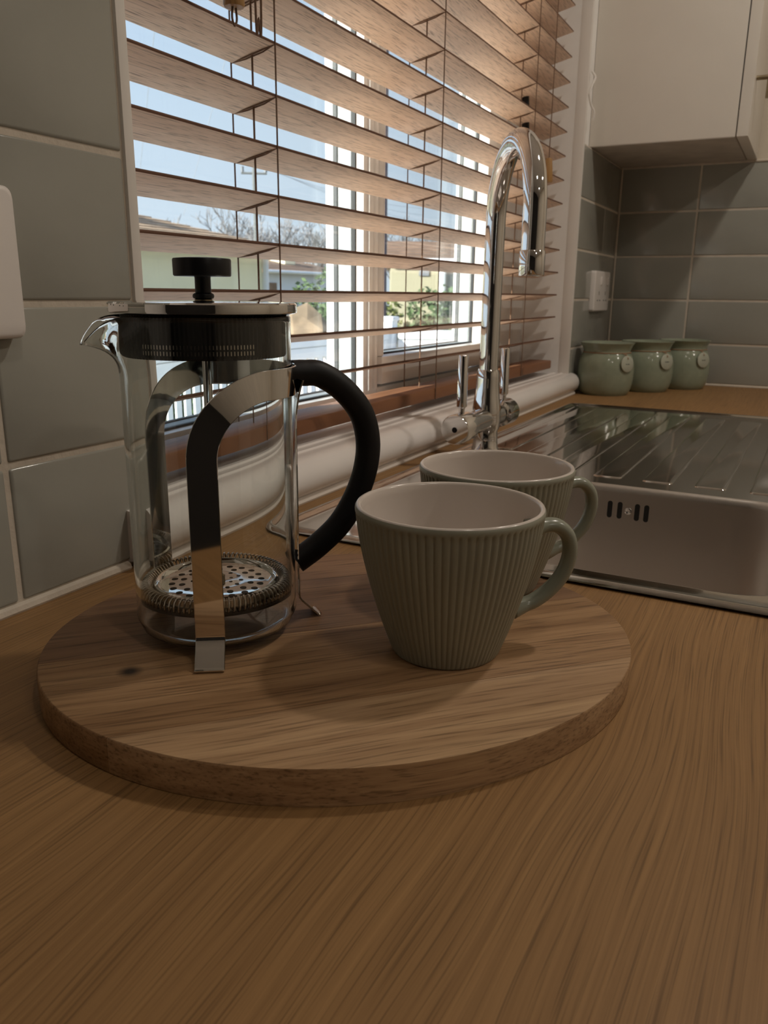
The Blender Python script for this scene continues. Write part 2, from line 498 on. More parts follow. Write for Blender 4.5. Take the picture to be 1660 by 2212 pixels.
# pale cap of grout on top of the tiling, and the sealant bead at the worktop
bm = bmesh.new()
tube(bm, [(0.076, -0.0005, 0.0015), (0.425, -0.0005, 0.0015)], 0.0042, 8)
tube(bm, [(1.72, -0.0005, 0.0015), (XR, -0.0005, 0.0015)], 0.0035, 8)
obj('sealant', bm, M['grout'], wall_front)
bm = bmesh.new()
tube(bm, [(XR + 0.0005, 0, 0.0015), (XR + 0.0005, -0.8, 0.0015)], 0.0035, 8)
obj('sealant', bm, M['grout'], wall_right)
bm = bmesh.new()
tube(bm, [(XR - 0.001, -0.001, 0.0), (XR - 0.001, -0.001, rows[4][1])], 0.0028, 8)
tube(bm, [(XR, -0.0005, rows[4][1]), (XR, -0.8, rows[4][1])], 0.003, 8)
obj('corner_grout', bm, M['grout'], wall_right)
struct(obj('trim_1', B((0.4515, -0.0015, 0.0), (0.4605, 0.02, WZ1), 0.0008), M['trim'], angle=30))
struct(obj('trim_2', B((1.6945, -0.0015, 0.0), (1.7035, 0.02, WZ1), 0.0008), M['trim'], angle=30))

# ------------------------------------------------------------------ window
window = struct(thing('window_1', '', ''))
for k in ('label', 'category'): del window[k]
YI, YO = 0.105, 0.165                             # inner and outer face of the frame
YG0, YG1 = 0.121, 0.143                           # the two glass panes
FZ0, FZ1 = 0.0, WZ1
XM0, XM1 = 0.99, 1.032                            # mullion
def rail_box(x0, z0, x1, z1, y0=YI, y1=YO, bev=0.003):
    return B((x0, y0, z0), (x1, y1, z1), bev)
parts = [('jamb', (WX0, FZ0, 0.515, FZ1)), ('mullion', (XM0, FZ0, XM1, FZ1)), ('jamb', (1.635, FZ0, WX1, FZ1)),
         ('bottom_rail', (0.515, FZ0, XM0, 0.072)), ('bottom_rail', (XM1, FZ0, 1.635, 0.074)),
         ('top_rail', (0.515, 0.96, XM0, FZ1)), ('top_rail', (XM1, 0.96, 1.635, FZ1))]
for nme, (a, b, c, d) in parts:
    obj('window_' + nme, rail_box(a, b, c, d), M['upvc'], window, angle=35)
# steps on the frame faces
for nme, (a, b, c, d) in (('jamb_bead', (0.999, 0.072, 1.006, 0.96)), ('jamb_bead', (1.018, 0.072, 1.025, 0.96))):
    obj('frame_bead', B((a, YI - 0.004, b), (c, YI + 0.002, d), 0.0015), M['upvc'], window, angle=35)
# opening sash on the right
SX0, SX1, SZ0, SZ1 = 1.0325, 1.545, 0.078, 0.95
gx0, gx1, gz0, gz1 = 1.036, 1.432, 0.118, 0.90
for nme, lo, hi in (('sash_rail', (SX0, 0.097, SZ0), (SX1, 0.158, gz0)), ('sash_rail', (SX0, 0.097, gz1), (SX1, 0.158, SZ1)),
                    ('sash_stile', (gx1, 0.097, gz0), (SX1, 0.158, gz1)), ('sash_stile', (SX0, 0.097, gz0), (gx0, 0.158, gz1))):
    o = obj(nme, B(lo, hi, 0.003), M['upvc'], window, angle=35)
    if lo[0] == gx1: stile = o
obj('frame_infill', B((SX1, YI, 0.074), (1.635, YO, 0.96), 0.003), M['upvc'], window, angle=35)
# panes, gaskets, spacers
for (a, b, c, d) in ((0.515, 0.072, XM0, 0.96), (gx0, gz0, gx1, gz1)):
    for y in (YG0, YG1):
        obj('window_pane', B((a, y, b), (c, y + 0.003, d)), M['pane'], window, smooth=False)
    for y, w in ((YG0 - 0.004, 0.005), (YG1 + 0.002, 0.006)):
        bm = bmesh.new(); q = 0.0025
        box(bm, (a, y, b), (c, y + w, b + q)); box(bm, (a, y, d - q), (c, y + w, d))
        box(bm, (a, y, b), (a + q, y + w, d)); box(bm, (c - q, y, b), (c, y + w, d))
        obj('gasket', bm, M['gasket'], window, smooth=False)
    bm = bmesh.new(); q = 0.0012
    box(bm, (a, YG0 + 0.003, b), (c, YG1, b + q)); box(bm, (a, YG0 + 0.003, b), (a + q, YG1, d)); box(bm, (c - q, YG0 + 0.003, b), (c, YG1, d))
    obj('glass_spacer', bm, M['spacer'], window, smooth=False)
# sash handle
bm = bmesh.new()
box(bm, (1.516, 0.084, 0.44), (1.536, 0.097, 0.49), 0.003)
tube(bm, catmull([(1.526, 0.086, 0.465), (1.526, 0.066, 0.47), (1.526, 0.064, 0.50), (1.526, 0.068, 0.56)], 6), 0.007, 10)
obj('window_handle', bm, M['black_plastic'], stile)

# sill board: bullnose towards the room
prof = []
for k in range(13):
    a = radians(90 + 180 * k / 12)
    prof.append((0.0005 + 0.0205 * cos(a), 0.0245 + 0.0205 * sin(a)))
prof = [(0.105, 0.045), (0.02, 0.045), (0.018, 0.0465), (0.014, 0.0465), (0.012, 0.045)] + prof + [(0.0074, 0.004)]
# part over the wall face (in front) and part between the reveals
bm = bmesh.new()
nose = [p for p in prof if p[0] <= 0.0125] 
nose = [(0.0074, 0.045)] + [p for p in prof[5:-1]] + [(0.0074, 0.004)]
extrude_x(bm, nose, 0.428, 1.726)
extrude_x(bm, [(0.105, 0.004), (0.105, 0.0452), (0.034, 0.0452), (0.032, 0.0468), (0.027, 0.0468), (0.025, 0.0452), (0.018, 0.0452), (0.016, 0.0468), (0.011, 0.0468), (0.009, 0.0452), (0.0074, 0.045), (0.0074, 0.004)], WX0 + 0.0006, WX1 - 0.0006)
sill = struct(obj('window_sill', bm, M['sill'], angle=30))
bm = bmesh.new(); tube(bm, [(0.43, -0.008, 0.002), (1.724, -0.008, 0.002)], 0.0055, 8)
obj('sealant', bm, M['sealant'], sill)

# ------------------------------------------------------------------ venetian blind
BX0, BX1 = 0.476, 1.682
PITCH = 0.0441
blind = thing('venetian_blind', 'wooden slat blind with brown cords hanging in the window recess', 'blind', (0, 0, 0.0465))
tilt = math.atan2(0.0105, 0.049)
bm = bmesh.new()
hw, th = 0.025, 0.0014
pr = [(-hw, -th), (hw, -th), (hw + 0.0004, 0.0), (hw, th), (-hw, th), (-hw - 0.0004, 0.0)]
a = [bm.verts.new((-(BX1 - BX0) / 2, y, z)) for y, z in pr]; b = [bm.verts.new(((BX1 - BX0) / 2, y, z)) for y, z in pr]
for k in range(6):
    f_ = bm.faces.new((a[k], a[(k + 1) % 6], b[(k + 1) % 6], b[k]))
    f_.material_index = 1 if k in (1, 2, 4, 5) else 0
bm.faces.new(list(reversed(a))).material_index = 1; bm.faces.new(b).material_index = 1
slat0 = obj('slat', bm, [M['slat'], M['slat_edge_shade']], blind, smooth=False)
slat_me = slat0.data
YC = 0.0545
def slat_z(n): return 0.2065 - 0.0053 + PITCH * n - 0.0465
NS = list(range(-2, 18))
for i, n in enumerate(NS):
    o = slat0 if i == 0 else link('slat', slat_me, blind)
    o.location = ((BX0 + BX1) / 2, YC, slat_z(n))
    o.rotation_euler = (-tilt + random.uniform(-0.008, 0.008), 0, 0)
RZ = 0.0495 - 0.0465 + 0.0075
obj('bottom_rail', B((BX0 + 0.006, 0.030, RZ - 0.0005), (BX1 - 0.006, 0.079, RZ + 0.0165), 0.003), M['rail'], blind, angle=35)
obj('head_rail', B((BX0 - 0.005, 0.022, 0.965 - 0.0465), (BX1 + 0.005, 0.085, 1.019 - 0.0465), 0.002), M['rail'], blind, angle=35)
ztop = 0.97 - 0.0465
for cx in (0.682, 1.071, 1.470):
    bm = bmesh.new()
    tube(bm, [(cx, 0.0292, RZ), (cx, 0.0292, ztop)], 0.0008, 6)
    tube(bm, [(cx, 0.0802, RZ), (cx, 0.0802, ztop)], 0.0008, 6)
    for n in NS:
        z = slat_z(n)
        for dx in (-0.0022, 0.0022):
            tube(bm, [(cx, 0.0292, z + 0.0053 - 0.001), (cx + dx, 0.0445, z - 0.0002), (cx + dx, 0.0645, z - 0.0042), (cx, 0.0802, z - 0.0053 - 0.001)], 0.0007, 5)
    obj('ladder_cord', bm, M['cord'], blind)
    bm = bmesh.new(); tube(bm, [(cx, YC + 0.001, RZ), (cx, YC + 0.001, ztop)], 0.0010, 6)
    obj('lift_cord', bm, M['cord'], blind)
    bm = bmesh.new(); lathe(bm, [(0, -0.0035), (0.006, -0.003), (0.007, 0.0), (0.006, 0.001)], 16, (cx, 0.052, RZ), cap1=True)
    obj('cord_button', bm, M['rail'], blind)
# pull cords with timber tassels
def tassel_cord(x, y, z0, label, loop=True):
    t = thing('blind_pull_cord', label, 'pull cord', (x, y, z0), 0, 'blind pull cords')
    bm = bmesh.new()
    lathe(bm, [(0, 0.0), (0.0078, 0.0002), (0.0086, 0.002), (0.0072, 0.022), (0.0056, 0.038), (0.0046, 0.040), (0, 0.0403)], 20)
    obj('tassel', bm, M['tassel'], t)
    bm = bmesh.new(); tube(bm, [(0, 0, 0.04), (0.0, 0.0, 1.0 - z0)], 0.0009, 6)
    obj('cord', bm, M['cord'], t)
    if loop:
        bm = bmesh.new()
        tube(bm, catmull([(-0.002, 0, 0.001), (-0.003, 0, -0.008), (0, 0, -0.013), (0.003, 0, -0.008), (0.002, 0, 0.001)], 5), 0.0009, 6)
        obj('loop', bm, M['cord'], t)
    return t
tassel_cord(0.5835, 0.0, 0.4245, 'wooden blind tassel with a cord loop below, at the left of the window')
tassel_cord(1.484, 0.004, 0.3985, 'wooden blind tassel hanging just above the tap spout', loop=False)
t = thing('blind_tilt_cord', 'dark looped cord beside the left blind tassel', 'pull cord', (0.622, 0.004, 0.4275))
bm = bmesh.new()
tube(bm, catmull([(-0.004, 0, 0.56), (-0.004, 0, 0.3), (-0.004, 0, 0.012), (0, 0, 0.0), (0.004, 0, 0.012), (0.004, 0, 0.3), (0.004, 0, 0.56)], 6), 0.0010, 6)
obj('loop', bm, M['cord'], t)

# ------------------------------------------------------------------ worktop
WT0, WTX1, WTY0 = 0.075, XR - 0.0005, -0.63
sx0, sx1, sy0, sy1 = 0.580, 1.525, -0.515, -0.075
bm = bmesh.new()
xs = [WT0, sx0, sx1, WTX1]; ys = [WTY0, sy0, sy1, 0.0]
gv = {}
for zi, z in enumerate((-0.038, 0.0)):
    for i, x in enumerate(xs):
        for j, y in enumerate(ys):
            gv[i, j, zi] = bm.verts.new((x, y, z))
for i in range(3):
    for j in range(3):
        if (i, j) == (1, 1): continue
        bm.faces.new([gv[q] for q in ((i, j, 1), (i + 1, j, 1), (i + 1, j + 1, 1), (i, j + 1, 1))])
        bm.faces.new([gv[q] for q in ((i, j, 0), (i, j + 1, 0), (i + 1, j + 1, 0), (i + 1, j, 0))])
def side(a, b):
    bm.faces.new([gv[(*a, 0)], gv[(*b, 0)], gv[(*b, 1)], gv[(*a, 1)]])
for i in range(3):
    side((i, 0), (i + 1, 0)); side((i, 3), (i + 1, 3)); side((0, i), (0, i + 1)); side((3, i), (3, i + 1))
side((1, 1), (2, 1)); side((1, 2), (2, 2)); side((1, 1), (1, 2)); side((2, 1), (2, 2))
worktop = obj('worktop', bm, M['oak'], smooth=False)
tag(worktop, 'oak-effect kitchen worktop running under the window', 'worktop')

# ------------------------------------------------------------------ sink
sink = thing('kitchen_sink', 'inset stainless steel sink with ribbed drainer and overflow slots', 'sink', (0.5605, -0.034, 0.0), radians(-0.9))
# local: x along the worktop 0..0.99, y 0..-0.50
SL, SW = 0.985, 0.50
bx0, bx1, by0, by1, br = 0.036, 0.328, -0.425, -0.060, 0.055
NQ = 8
outer = lambda ins, r: rrect(ins, -SW + ins, SL - ins, -ins, max(r - ins, 0.004), NQ)
bowl = lambda ins, r=br: rrect(bx0 + ins, by0 + ins, bx1 - ins, by1 - ins, max(r - ins * 0.6, 0.01), NQ)
bm = bmesh.new()
R0 = 0.022
loops = [[(x, y, 0.0014) for x, y in outer(0.0010, R0)], [(x, y, 0.0022) for x, y in outer(0.0, R0)], [(x, y, 0.0038) for x, y in outer(0.0008, R0)], [(x, y, 0.0052) for x, y in outer(0.0034, R0)],
         [(x, y, 0.0054) for x, y in outer(0.0060, R0)], [(x, y, 0.0036) for x, y in outer(0.0095, R0)], [(x, y, 0.0022) for x, y in outer(0.0130, R0)],
         [(x, y, 0.0020) for x, y in outer(0.0180, R0)]]
loft(bm, loops)
# flat deck with an opening for the bowl, filled as a strip from the inner edge of the rim to the bowl mouth
bm.verts.ensure_lookup_table()
a = [v for v in bm.verts][-len(loops[0]):]
mouth = [(x, y, 0.0020) for x, y in bowl(-0.006)]
b = [bm.verts.new(p) for p in mouth]
n = len(a)
for k in range(n):
    bm.faces.new((a[k], a[(k + 1) % n], b[(k + 1) % n], b[k]))
deck = obj('sink_deck', bm, M['sink_deck'], sink, angle=50)
bm = bmesh.new()
DEP = 0.165
loops = [[(x, y, 0.0020) for x, y in bowl(-0.006)], [(x, y, 0.0012) for x, y in bowl(-0.003)], [(x, y, -0.0012) for x, y in bowl(-0.0008)], [(x, y, -0.006) for x, y in bowl(0.0)]]
for k in range(1, 6):
    loops.append([(x, y, -0.006 - (DEP - 0.05) * k / 5) for x, y in bowl(0.006 * k / 5)])
for k in range(1, 9):
    an = radians(90 * k / 8)
    loops.append([(x, y, -(DEP - 0.044) - 0.040 * sin(an)) for x, y in bowl(0.006 + 0.040 * (1 - cos(an)))])
loft(bm, loops)
last = [v for v in bm.verts][-len(loops[0]):]
cx_, cy_ = (bx0 + bx1) / 2, (by0 + by1) / 2
ring = [bm.verts.new((cx_ + 0.04 * (v.co.x - cx_) / (v.co.xy - Vector((cx_, cy_))).length, cy_ + 0.04 * (v.co.y - cy_) / (v.co.xy - Vector((cx_, cy_))).length, -DEP - 0.002)) for v in last]
for k in range(n):
    bm.faces.new((last[k], last[(k + 1) % n], ring[(k + 1) % n], ring[k]))
bm.faces.new(ring)
obj('sink_bowl', bm, M['sink_bowl'], sink, angle=60)
bm = bmesh.new()
lathe(bm, [(0.039, 0.0), (0.036, 0.003), (0.030, 0.002), (0.028, -0.002), (0, -0.003)], 32, (cx_, cy_, -DEP - 0.0015))
obj('waste_fitting', bm, M['chrome'], sink)
# overflow slots in the drainer-side wall of the bowl
xw = lambda z: bx1 - 0.006 * (-z - 0.006) / (DEP - 0.05)
slot_ys = [-0.2305, -0.2414, -0.2602, -0.2702]
for y in slot_ys:
    bm = bmesh.new()
    pts = [(p, q) for p, q in rrect(y - 0.0027, -0.0345, y + 0.0027, -0.0155, 0.0026, 6)]
    loft(bm, [[(xw(q) + 0.002, p, q) for p, q in pts], [(xw(q) - 0.0003, p, q) for p, q in pts]], close_top=True, close_bottom=True)
    obj('overflow_slot', bm, M['dark_slot'], sink, smooth=False)
bm = bmesh.new()
lathe(bm, [(0.0042, 0.0), (0.0038, 0.001), (0.0025, 0.0016), (0.0012, 0.0012), (0.0, 0.0005)], 20)
bmesh.ops.rotate(bm, verts=bm.verts, matrix=Matrix.Rotation(-pi / 2, 3, 'Y'))
obj('overflow_screw', bm, M['chrome'], sink, loc=(xw(-0.0248) - 0.0002, -0.2507, -0.0248))
# pressed drainer panels
for k in range(8):
    yc = -0.047 - 0.0562 * k
    x_far = 0.935 - 0.004 * k
    if k == 7: continue
    bm = bmesh.new()
    h0 = 0.0019
    loft(bm, [[(x, y, h0 + dz) for x, y in rrect((0.47 if k == 0 else 0.366) + ins, yc - 0.0165 + ins, x_far - ins, yc + 0.0165 - ins, 0.004, 4)]
              for ins, dz in ((0.0, 0.0), (0.0008, 0.0009), (0.0017, 0.0013), (0.0030, 0.0014))], close_top=True)
    obj('drainer_rib', bm, M['sink_deck'], sink, angle=60)

# ------------------------------------------------------------------ tap
tap = thing('mixer_tap', 'tall chrome swan-neck mixer tap with two lever handles behind the sink', 'tap', (0.990, -0.080, 0.0022))
bm = bmesh.new()
lathe(bm, [(0.0, 0.0), (0.0185, 0.0), (0.0185, 0.004), (0.0178, 0.007), (0.0165, 0.009), (0.0155, 0.03), (0.0175, 0.034), (0.019, 0.045), (0.0185, 0.060), (0.0165, 0.074), (0.0150, 0.088), (0.0148, 0.098), (0.0145, 0.106), (0.0130, 0.110), (0.0, 0.110)], 36)
obj('tap_body', bm, M['tap_chrome'], tap)
al = radians(-147.5)
u2 = Vector((cos(al), sin(al), 0))
neck = [Vector((0, 0, 0.09)), Vector((0.001, 0, 0.16)), Vector((0.002, 0, 0.24)), Vector((0.003, 0, 0.288))]
cR = 0.090
base_c = Vector((0.003, 0, 0.288)) + u2 * cR
for k in range(1, 12):
    a_ = pi - pi * k / 12
    neck.append(base_c + u2 * (cR * cos(a_)) + Vector((0, 0, cR * 0.88 * sin(a_))))
endp = base_c + u2 * cR
neck += [endp, endp + Vector((0, 0, -0.03)), endp + Vector((0, 0, -0.045))]
bm = bmesh.new()
tube(bm, catmull(neck, 4), 0.0122, 24)
obj('tap_spout', bm, M['tap_chrome'], tap)
bm = bmesh.new()
lathe(bm, [(0.0121, 0.0), (0.0132, -0.0015), (0.0134, -0.024), (0.0126, -0.0255), (0.0100, -0.0255), (0.0095, -0.022), (0.0, -0.022)], 28, tuple(endp + Vector((0, 0, -0.040))))
obj('aerator', bm, M['tap_chrome'], tap)
for s, L1 in ((-1, 0.108), (1, 0.085)):
    bm = bmesh.new()
    pr = [(0.0, 0.014), (0.0145, 0.014), (0.0145, L1 - 0.043), (0.0130, L1 - 0.042), (0.0130, L1 - 0.038), (0.0180, L1 - 0.037), (0.0184, L1 - 0.002), (0.0172, L1), (0.0, L1 + 0.0006)]
    lathe(bm, pr, 32)
    bmesh.ops.rotate(bm, verts=bm.verts, matrix=Matrix.Rotation(s * pi / 2, 3, 'Y'))
    obj('valve_barrel', bm, M['tap_chrome'], tap, loc=(0, 0, 0.046))
    bm = bmesh.new()
    xk = s * (L1 - 0.020)
    tube(bm, [(xk, 0, 0.050), (xk, 0, 0.066), (xk, 0, 0.070), (xk, 0, 0.072), (xk, 0, 0.132), (xk, 0, 0.1335)], [0.0036, 0.0036, 0.0040, 0.0062, 0.0058, 0.0050], 16)
    obj('lever', bm, M['tap_chrome'], tap)
bm = bmesh.new()
lathe(bm, [(0.0035, 0.0), (0.003, 0.001), (0.0, 0.0012)], 16)
bmesh.ops.rotate(bm, verts=bm.verts, matrix=Matrix.Rotation(-pi / 2, 3, 'Y'))
obj('index_dot', bm, M['black_plastic'], tap, loc=(-0.1085, 0.0, 0.046))

# ------------------------------------------------------------------ serving board
GR = radians(136)
board = thing('serving_board', 'round acacia wood board carrying the coffee press and mugs', 'board', (0.3682, -0.2251, 0.0), GR)
EA, EB, EP = 0.139, 0.1645, radians(38.37)        # semi axes, direction of EA in the room
ph = EP - GR
def ell_pt(t):
    x, y = EA * cos(t), EB * sin(t)
    return (x * cos(ph) - y * sin(ph), x * sin(ph) + y * cos(ph))
E_ = [ell_pt(2 * pi * k / 720) for k in range(720)]
def plank_outline(y0, y1):
    """part of the ellipse with y0 <= y <= y1, counter-clockwise"""
    ymin, ymax = min(p[1] for p in E_), max(p[1] for p in E_)
    lo, hi = max(y0, ymin + 1e-5), min(y1, ymax - 1e-5)
    def xr(y):
        best = []
        for k in range(720):
            p, q = E_[k], E_[(k + 1) % 720]
            if (p[1] - y) * (q[1] - y) <= 0 and p[1] != q[1]:
                s = (y - p[1]) / (q[1] - p[1]); best.append(p[0] + s * (q[0] - p[0]))
        return min(best), max(best)
    n = 40
    yy = [lo + (hi - lo) * (0.5 - 0.5 * cos(pi * k / n)) for k in range(n + 1)]
    xx = [xr(y) for y in yy]
    return [(xx[k][1], yy[k]) for k in range(n + 1)] + [(xx[k][0], yy[k]) for k in range(n, -1, -1)]
for (y0, y1, mk) in ((-1, -0.087, 'plank_d'), (-0.087, -0.005, 'plank_a'), (-0.005, 0.080, 'plank_b'), (0.080, 1, 'plank_c')):
    pl = plank_outline(y0 + 0.00015, y1 - 0.00015)
    cx0 = sum(p[0] for p in pl) / len(pl); cy0 = sum(p[1] for p in pl) / len(pl)
    def sh(s): return [(p[0] * s, p[1] * (0.9985 + 0.0015 * (s - 0.99) / 0.01) ) for p in pl]
    bm = bmesh.new()
    loft(bm, [[(x, y, 0.0001) for x, y in sh(0.994)], [(x, y, 0.0010) for x, y in sh(1.0)], [(x, y, 0.0168) for x, y in sh(1.0)], [(x, y, 0.0177) for x, y in sh(0.9975)], [(x, y, 0.0180) for x, y in sh(0.9945)]], close_top=True, close_bottom=True)
    obj('plank', bm, M[mk], board, angle=45)

# ------------------------------------------------------------------ mugs
def mug_profile(z):      # outer radius over the height 0..0.0822
    t = z / 0.0822
    return 0.0290 + (0.0497 - 0.0290) * (1 - (1 - t) ** 1.55)
def make_mug(loc, rz, label):
    t = thing('ribbed_mug', label, 'mug', loc, rz, 'ribbed sage mugs')
    NR, SUB = 76, 6
    seg = NR * SUB
    bm = bmesh.new()
    zs = [0.0, 0.0006, 0.0018] + [0.0018 + (0.0775 - 0.0018) * k / 22 for k in range(1, 23)] + [0.0786, 0.0798, 0.0808, 0.0815]
    rings = [[bm.verts.new((0, 0, 0.0006))]]
    for i, z in enumerate(zs):
        amp = 0.00095 if 0.0018 <= z <= 0.0776 else (0.0003 if z < 0.0018 else 0.0)
        if z > 0.0776: amp = 0.0
        inset = 0.0012 if i == 0 else (0.0003 if i == 1 else 0.0)
        if z > 0.0776: inset = -0.0002 + max(0, z - 0.0805) * 0.6
        ring = []
        for k in range(seg):
            a_ = 2 * pi * k / seg
            fl = abs(cos(a_ * NR / 2))
            r = mug_profile(z) - inset - amp * (1 - sqrt(max(0.0, 1 - fl ** 4))) * (mug_profile(z) / 0.045)
            ring.append(bm.verts.new((r * cos(a_), r * sin(a_), z)))
        rings.append(ring)
    for k in range(seg): bm.faces.new((rings[0][0], rings[1][(k + 1) % seg], rings[1][k]))
    for p, q in zip(rings[1:], rings[2:]):
        for k in range(seg):
            bm.faces.new((p[k], p[(k + 1) % seg], q[(k + 1) % seg], q[k]))
    obj('mug_body', bm, M['mug_green'], t, angle=180)
    bm = bmesh.new()
    ri = lambda z: mug_profile(z) - 0.0032
    pr = [(0, 0.0052), (0.020, 0.0053), (0.0245, 0.0065), (ri(0.010), 0.010)] + [(ri(z), z) for z in (0.02, 0.03, 0.04, 0.05, 0.06, 0.07, 0.077)]
    ro = mug_profile(0.0815)
    pr += [(ro - 0.0031, 0.0808), (ro - 0.0025, 0.0819), (ro - 0.0016, 0.0823), (ro - 0.0008, 0.0821), (ro - 0.0004, 0.0814)]
    lathe(bm, pr, 96)
    obj('mug_interior', bm, M['mug_inside'], t, angle=180)
    # ear handle in the local XZ plane
    pts = [(0.0445, 0.0655), (0.0520, 0.0675), (0.0605, 0.0672), (0.0672, 0.0610), (0.0690, 0.0510), (0.0660, 0.0400), (0.0590, 0.0310), (0.0500, 0.0245), (0.0430, 0.0222), (0.0370, 0.0208)]
    pts = catmull([(x, 0, z) for x, z in pts], 5)
    nn = len(pts)
    rad = [0.0041 - 0.0002 * sin(pi * i / (nn - 1)) + 0.0018 * (max(0, 1 - i / 6) + max(0, 1 - (nn - 1 - i) / 7)) for i in range(nn)]
    bm = bmesh.new()
    tube(bm, pts, rad, 18, up=(0, 1, 0), flat=(1.35, 1.0))
    obj('mug_handle', bm, M['mug_handle'], t, angle=180)
    return t
mug1 = make_mug((0.3748, -0.2858, 0.0180), radians(-52), 'sage ribbed mug standing in front, nearer the coffee press')
mug2 = copy_tree(mug1)
mug2.location = (0.4815, -0.2735, 0.0180); mug2.rotation_euler.z = radians(-50)
mug2['label'] = 'sage ribbed mug standing behind, next to the sink edge'

# ------------------------------------------------------------------ coffee press
fp = thing('coffee_press', 'glass and chrome coffee press with black handle on the wooden board', 'coffee press', (0.3380, -0.1590, 0.0181))
# local heights are above the board top (world z - 0.0181)
def zz(w): return w - 0.0181
TH_F, TH_H, TH_B = radians(-146), radians(-40), radians(84)     # front leg, handle leg, rear leg
RG = 0.0447
def beaker(bm):
    seg = 160
    sp = radians(147)
    def g(a_):
        d_ = (a_ - sp + pi) % (2 * pi) - pi
        return math.exp(-(d_ / 0.30) ** 2)
    def pos(r, z, a_, u):
        gg = g(a_)
        r2 = r + 0.0185 * gg * u ** 2.4
        z2 = z - 0.0135 * gg ** 2.6 * max(0.0, u) ** 2.0
        return (r2 * cos(a_), r2 * sin(a_), z2)
    zb, zt, zs_ = zz(0.0215), zz(0.1930), zz(0.160)
    t = 0.0021
    out = [(0.0, zb, 0), (0.030, zb, 0), (0.038, zb + 0.0006, 0), (0.0425, zb + 0.003, 0), (RG, zb + 0.0085, 0)]
    for k in range(1, 7): out.append((RG, zb + 0.0085 + (zs_ - zb - 0.0085) * k / 6, 0))
    for k in range(1, 13): out.append((RG, zs_ + (zt - zs_) * k / 12, k / 12))
    rim = [(RG - t * 0.3, zt + 0.0007, 1.0), (RG - t * 0.7, zt + 0.0007, 1.0)]
    inn = []
    for k in range(12, 0, -1): inn.append((RG - t, zs_ + (zt - zs_) * k / 12, k / 12))
    for k in range(6, 0, -1): inn.append((RG - t, zb + 0.0085 + (zs_ - zb - 0.0085) * k / 6, 0))
    inn += [(RG - t, zb + 0.0095, 0), (0.0408, zb + 0.0045, 0), (0.037, zb + 0.0027, 0), (0.030, zb + 0.0022, 0), (0.0, zb + 0.0022, 0)]
    rings = []
    for (r, z, u) in out + rim + inn:
        if r == 0: rings.append([bm.verts.new((0, 0, z))])
        else: rings.append([bm.verts.new(pos(r, z, 2 * pi * k / seg, u)) for k in range(seg)])
    for p, q in zip(rings, rings[1:]):
        for k in range(seg):
            k2 = (k + 1) % seg
            if len(p) == 1: bm.faces.new((p[0], q[k2], q[k]))
            elif len(q) == 1: bm.faces.new((p[k], p[k2], q[0]))
            else: bm.faces.new((p[k], p[k2], q[k2], q[k]))
    return bm
obj('beaker', beaker(bmesh.new()), M['glass'], fp, angle=60)

RS = 0.0464
def strip(bm, path, width, thick):
    """path: list of (point, width direction, outward normal)"""
    rings = []
    for P, w, nrm in path:
        P, w, nrm = Vector(P), Vector(w).normalized(), Vector(nrm).normalized()
        wd = width(P) if callable(width) else width
        e = 0.0003
        rings.append([bm.verts.new(P + w * x + nrm * y) for x, y in ((-wd / 2, e), (-wd / 2 + e, 0), (wd / 2 - e, 0), (wd / 2, e), (wd / 2, thick - e), (wd / 2 - e, thick), (-wd / 2 + e, thick), (-wd / 2, thick - e))])
    for a_, b_ in zip(rings, rings[1:]):
        for k in range(8): bm.faces.new((a_[k], a_[(k + 1) % 8], b_[(k + 1) % 8], b_[k]))
    bm.faces.new(list(reversed(rings[0]))); bm.faces.new(rings[-1])
    return bm
def cyl_pt(s, z, r=RS): return Vector((r * cos(s), r * sin(s), z))
def foot_path(th):
    rad_ = Vector((cos(th), sin(th), 0)); tan_ = Vector((-sin(th), cos(th), 0))
    # from the foot tip up to the start of the straight leg: (radius, height)
    pts = [(0.0606, 0.0016), (0.0601, 0.0006), (0.0590, 0.0003), (0.0578, 0.0009), (0.0562, 0.0026), (0.0515, 0.0074), (0.0482, 0.0108), (0.0468, 0.0130), (RS, 0.0160), (RS, 0.0240)]
    P2 = catmull([(r, 0, z) for r, z in pts], 4)
    out = []
    for i, p in enumerate(P2):
        q = P2[min(i + 1, len(P2) - 1)] - P2[max(i - 1, 0)]
        nrm2 = Vector((q.z, 0, -q.x))     # outward side of the path
        out.append((rad_ * p.x + Vector((0, 0, p.z)), tan_, rad_ * nrm2.x + Vector((0, 0, nrm2.z))))
    return out
LW = 0.0152
ZBAND = zz(0.1605)
def arm(th, direction, th_end):
    path = foot_path(th)
    zc = ZBAND - 0.036
    tan0 = Vector((-sin(th), cos(th), 0)); rad0 = Vector((cos(th), sin(th), 0))
    for k in range(1, 9):
        z = 0.024 + (zc - 0.024) * k / 8
        path.append((cyl_pt(th, z), tan0, rad0))
    # quarter ellipse on the unrolled cylinder
    ra, rb = 0.037, 0.036
    for k in range(1, 19):
        q = pi / 2 * k / 18
        s = th + direction * (ra * (1 - cos(q))) / RS; z = zc + rb * sin(q)
        ds, dz = ra * sin(q), rb * cos(q)
        ln = math.hypot(ds, dz); ds /= ln; dz /= ln
        tn = Vector((-sin(s), cos(s), 0)); rd = Vector((cos(s), sin(s), 0))
        wdir = tn * dz - Vector((0, 0, 1)) * ds * direction
        path.append((cyl_pt(s, z), wdir, rd))
    s0 = th + direction * ra / RS
    for k in range(1, 17):
        s = s0 + (th_end - s0) * k / 16
        path.append((cyl_pt(s, ZBAND), Vector((0, 0, -1)) * direction, Vector((cos(s), sin(s), 0))))
    return path
obj('frame_strap', strip(bmesh.new(), arm(TH_F, 1, TH_H - 0.04), LW, 0.0011), M['chrome'], fp, angle=30)
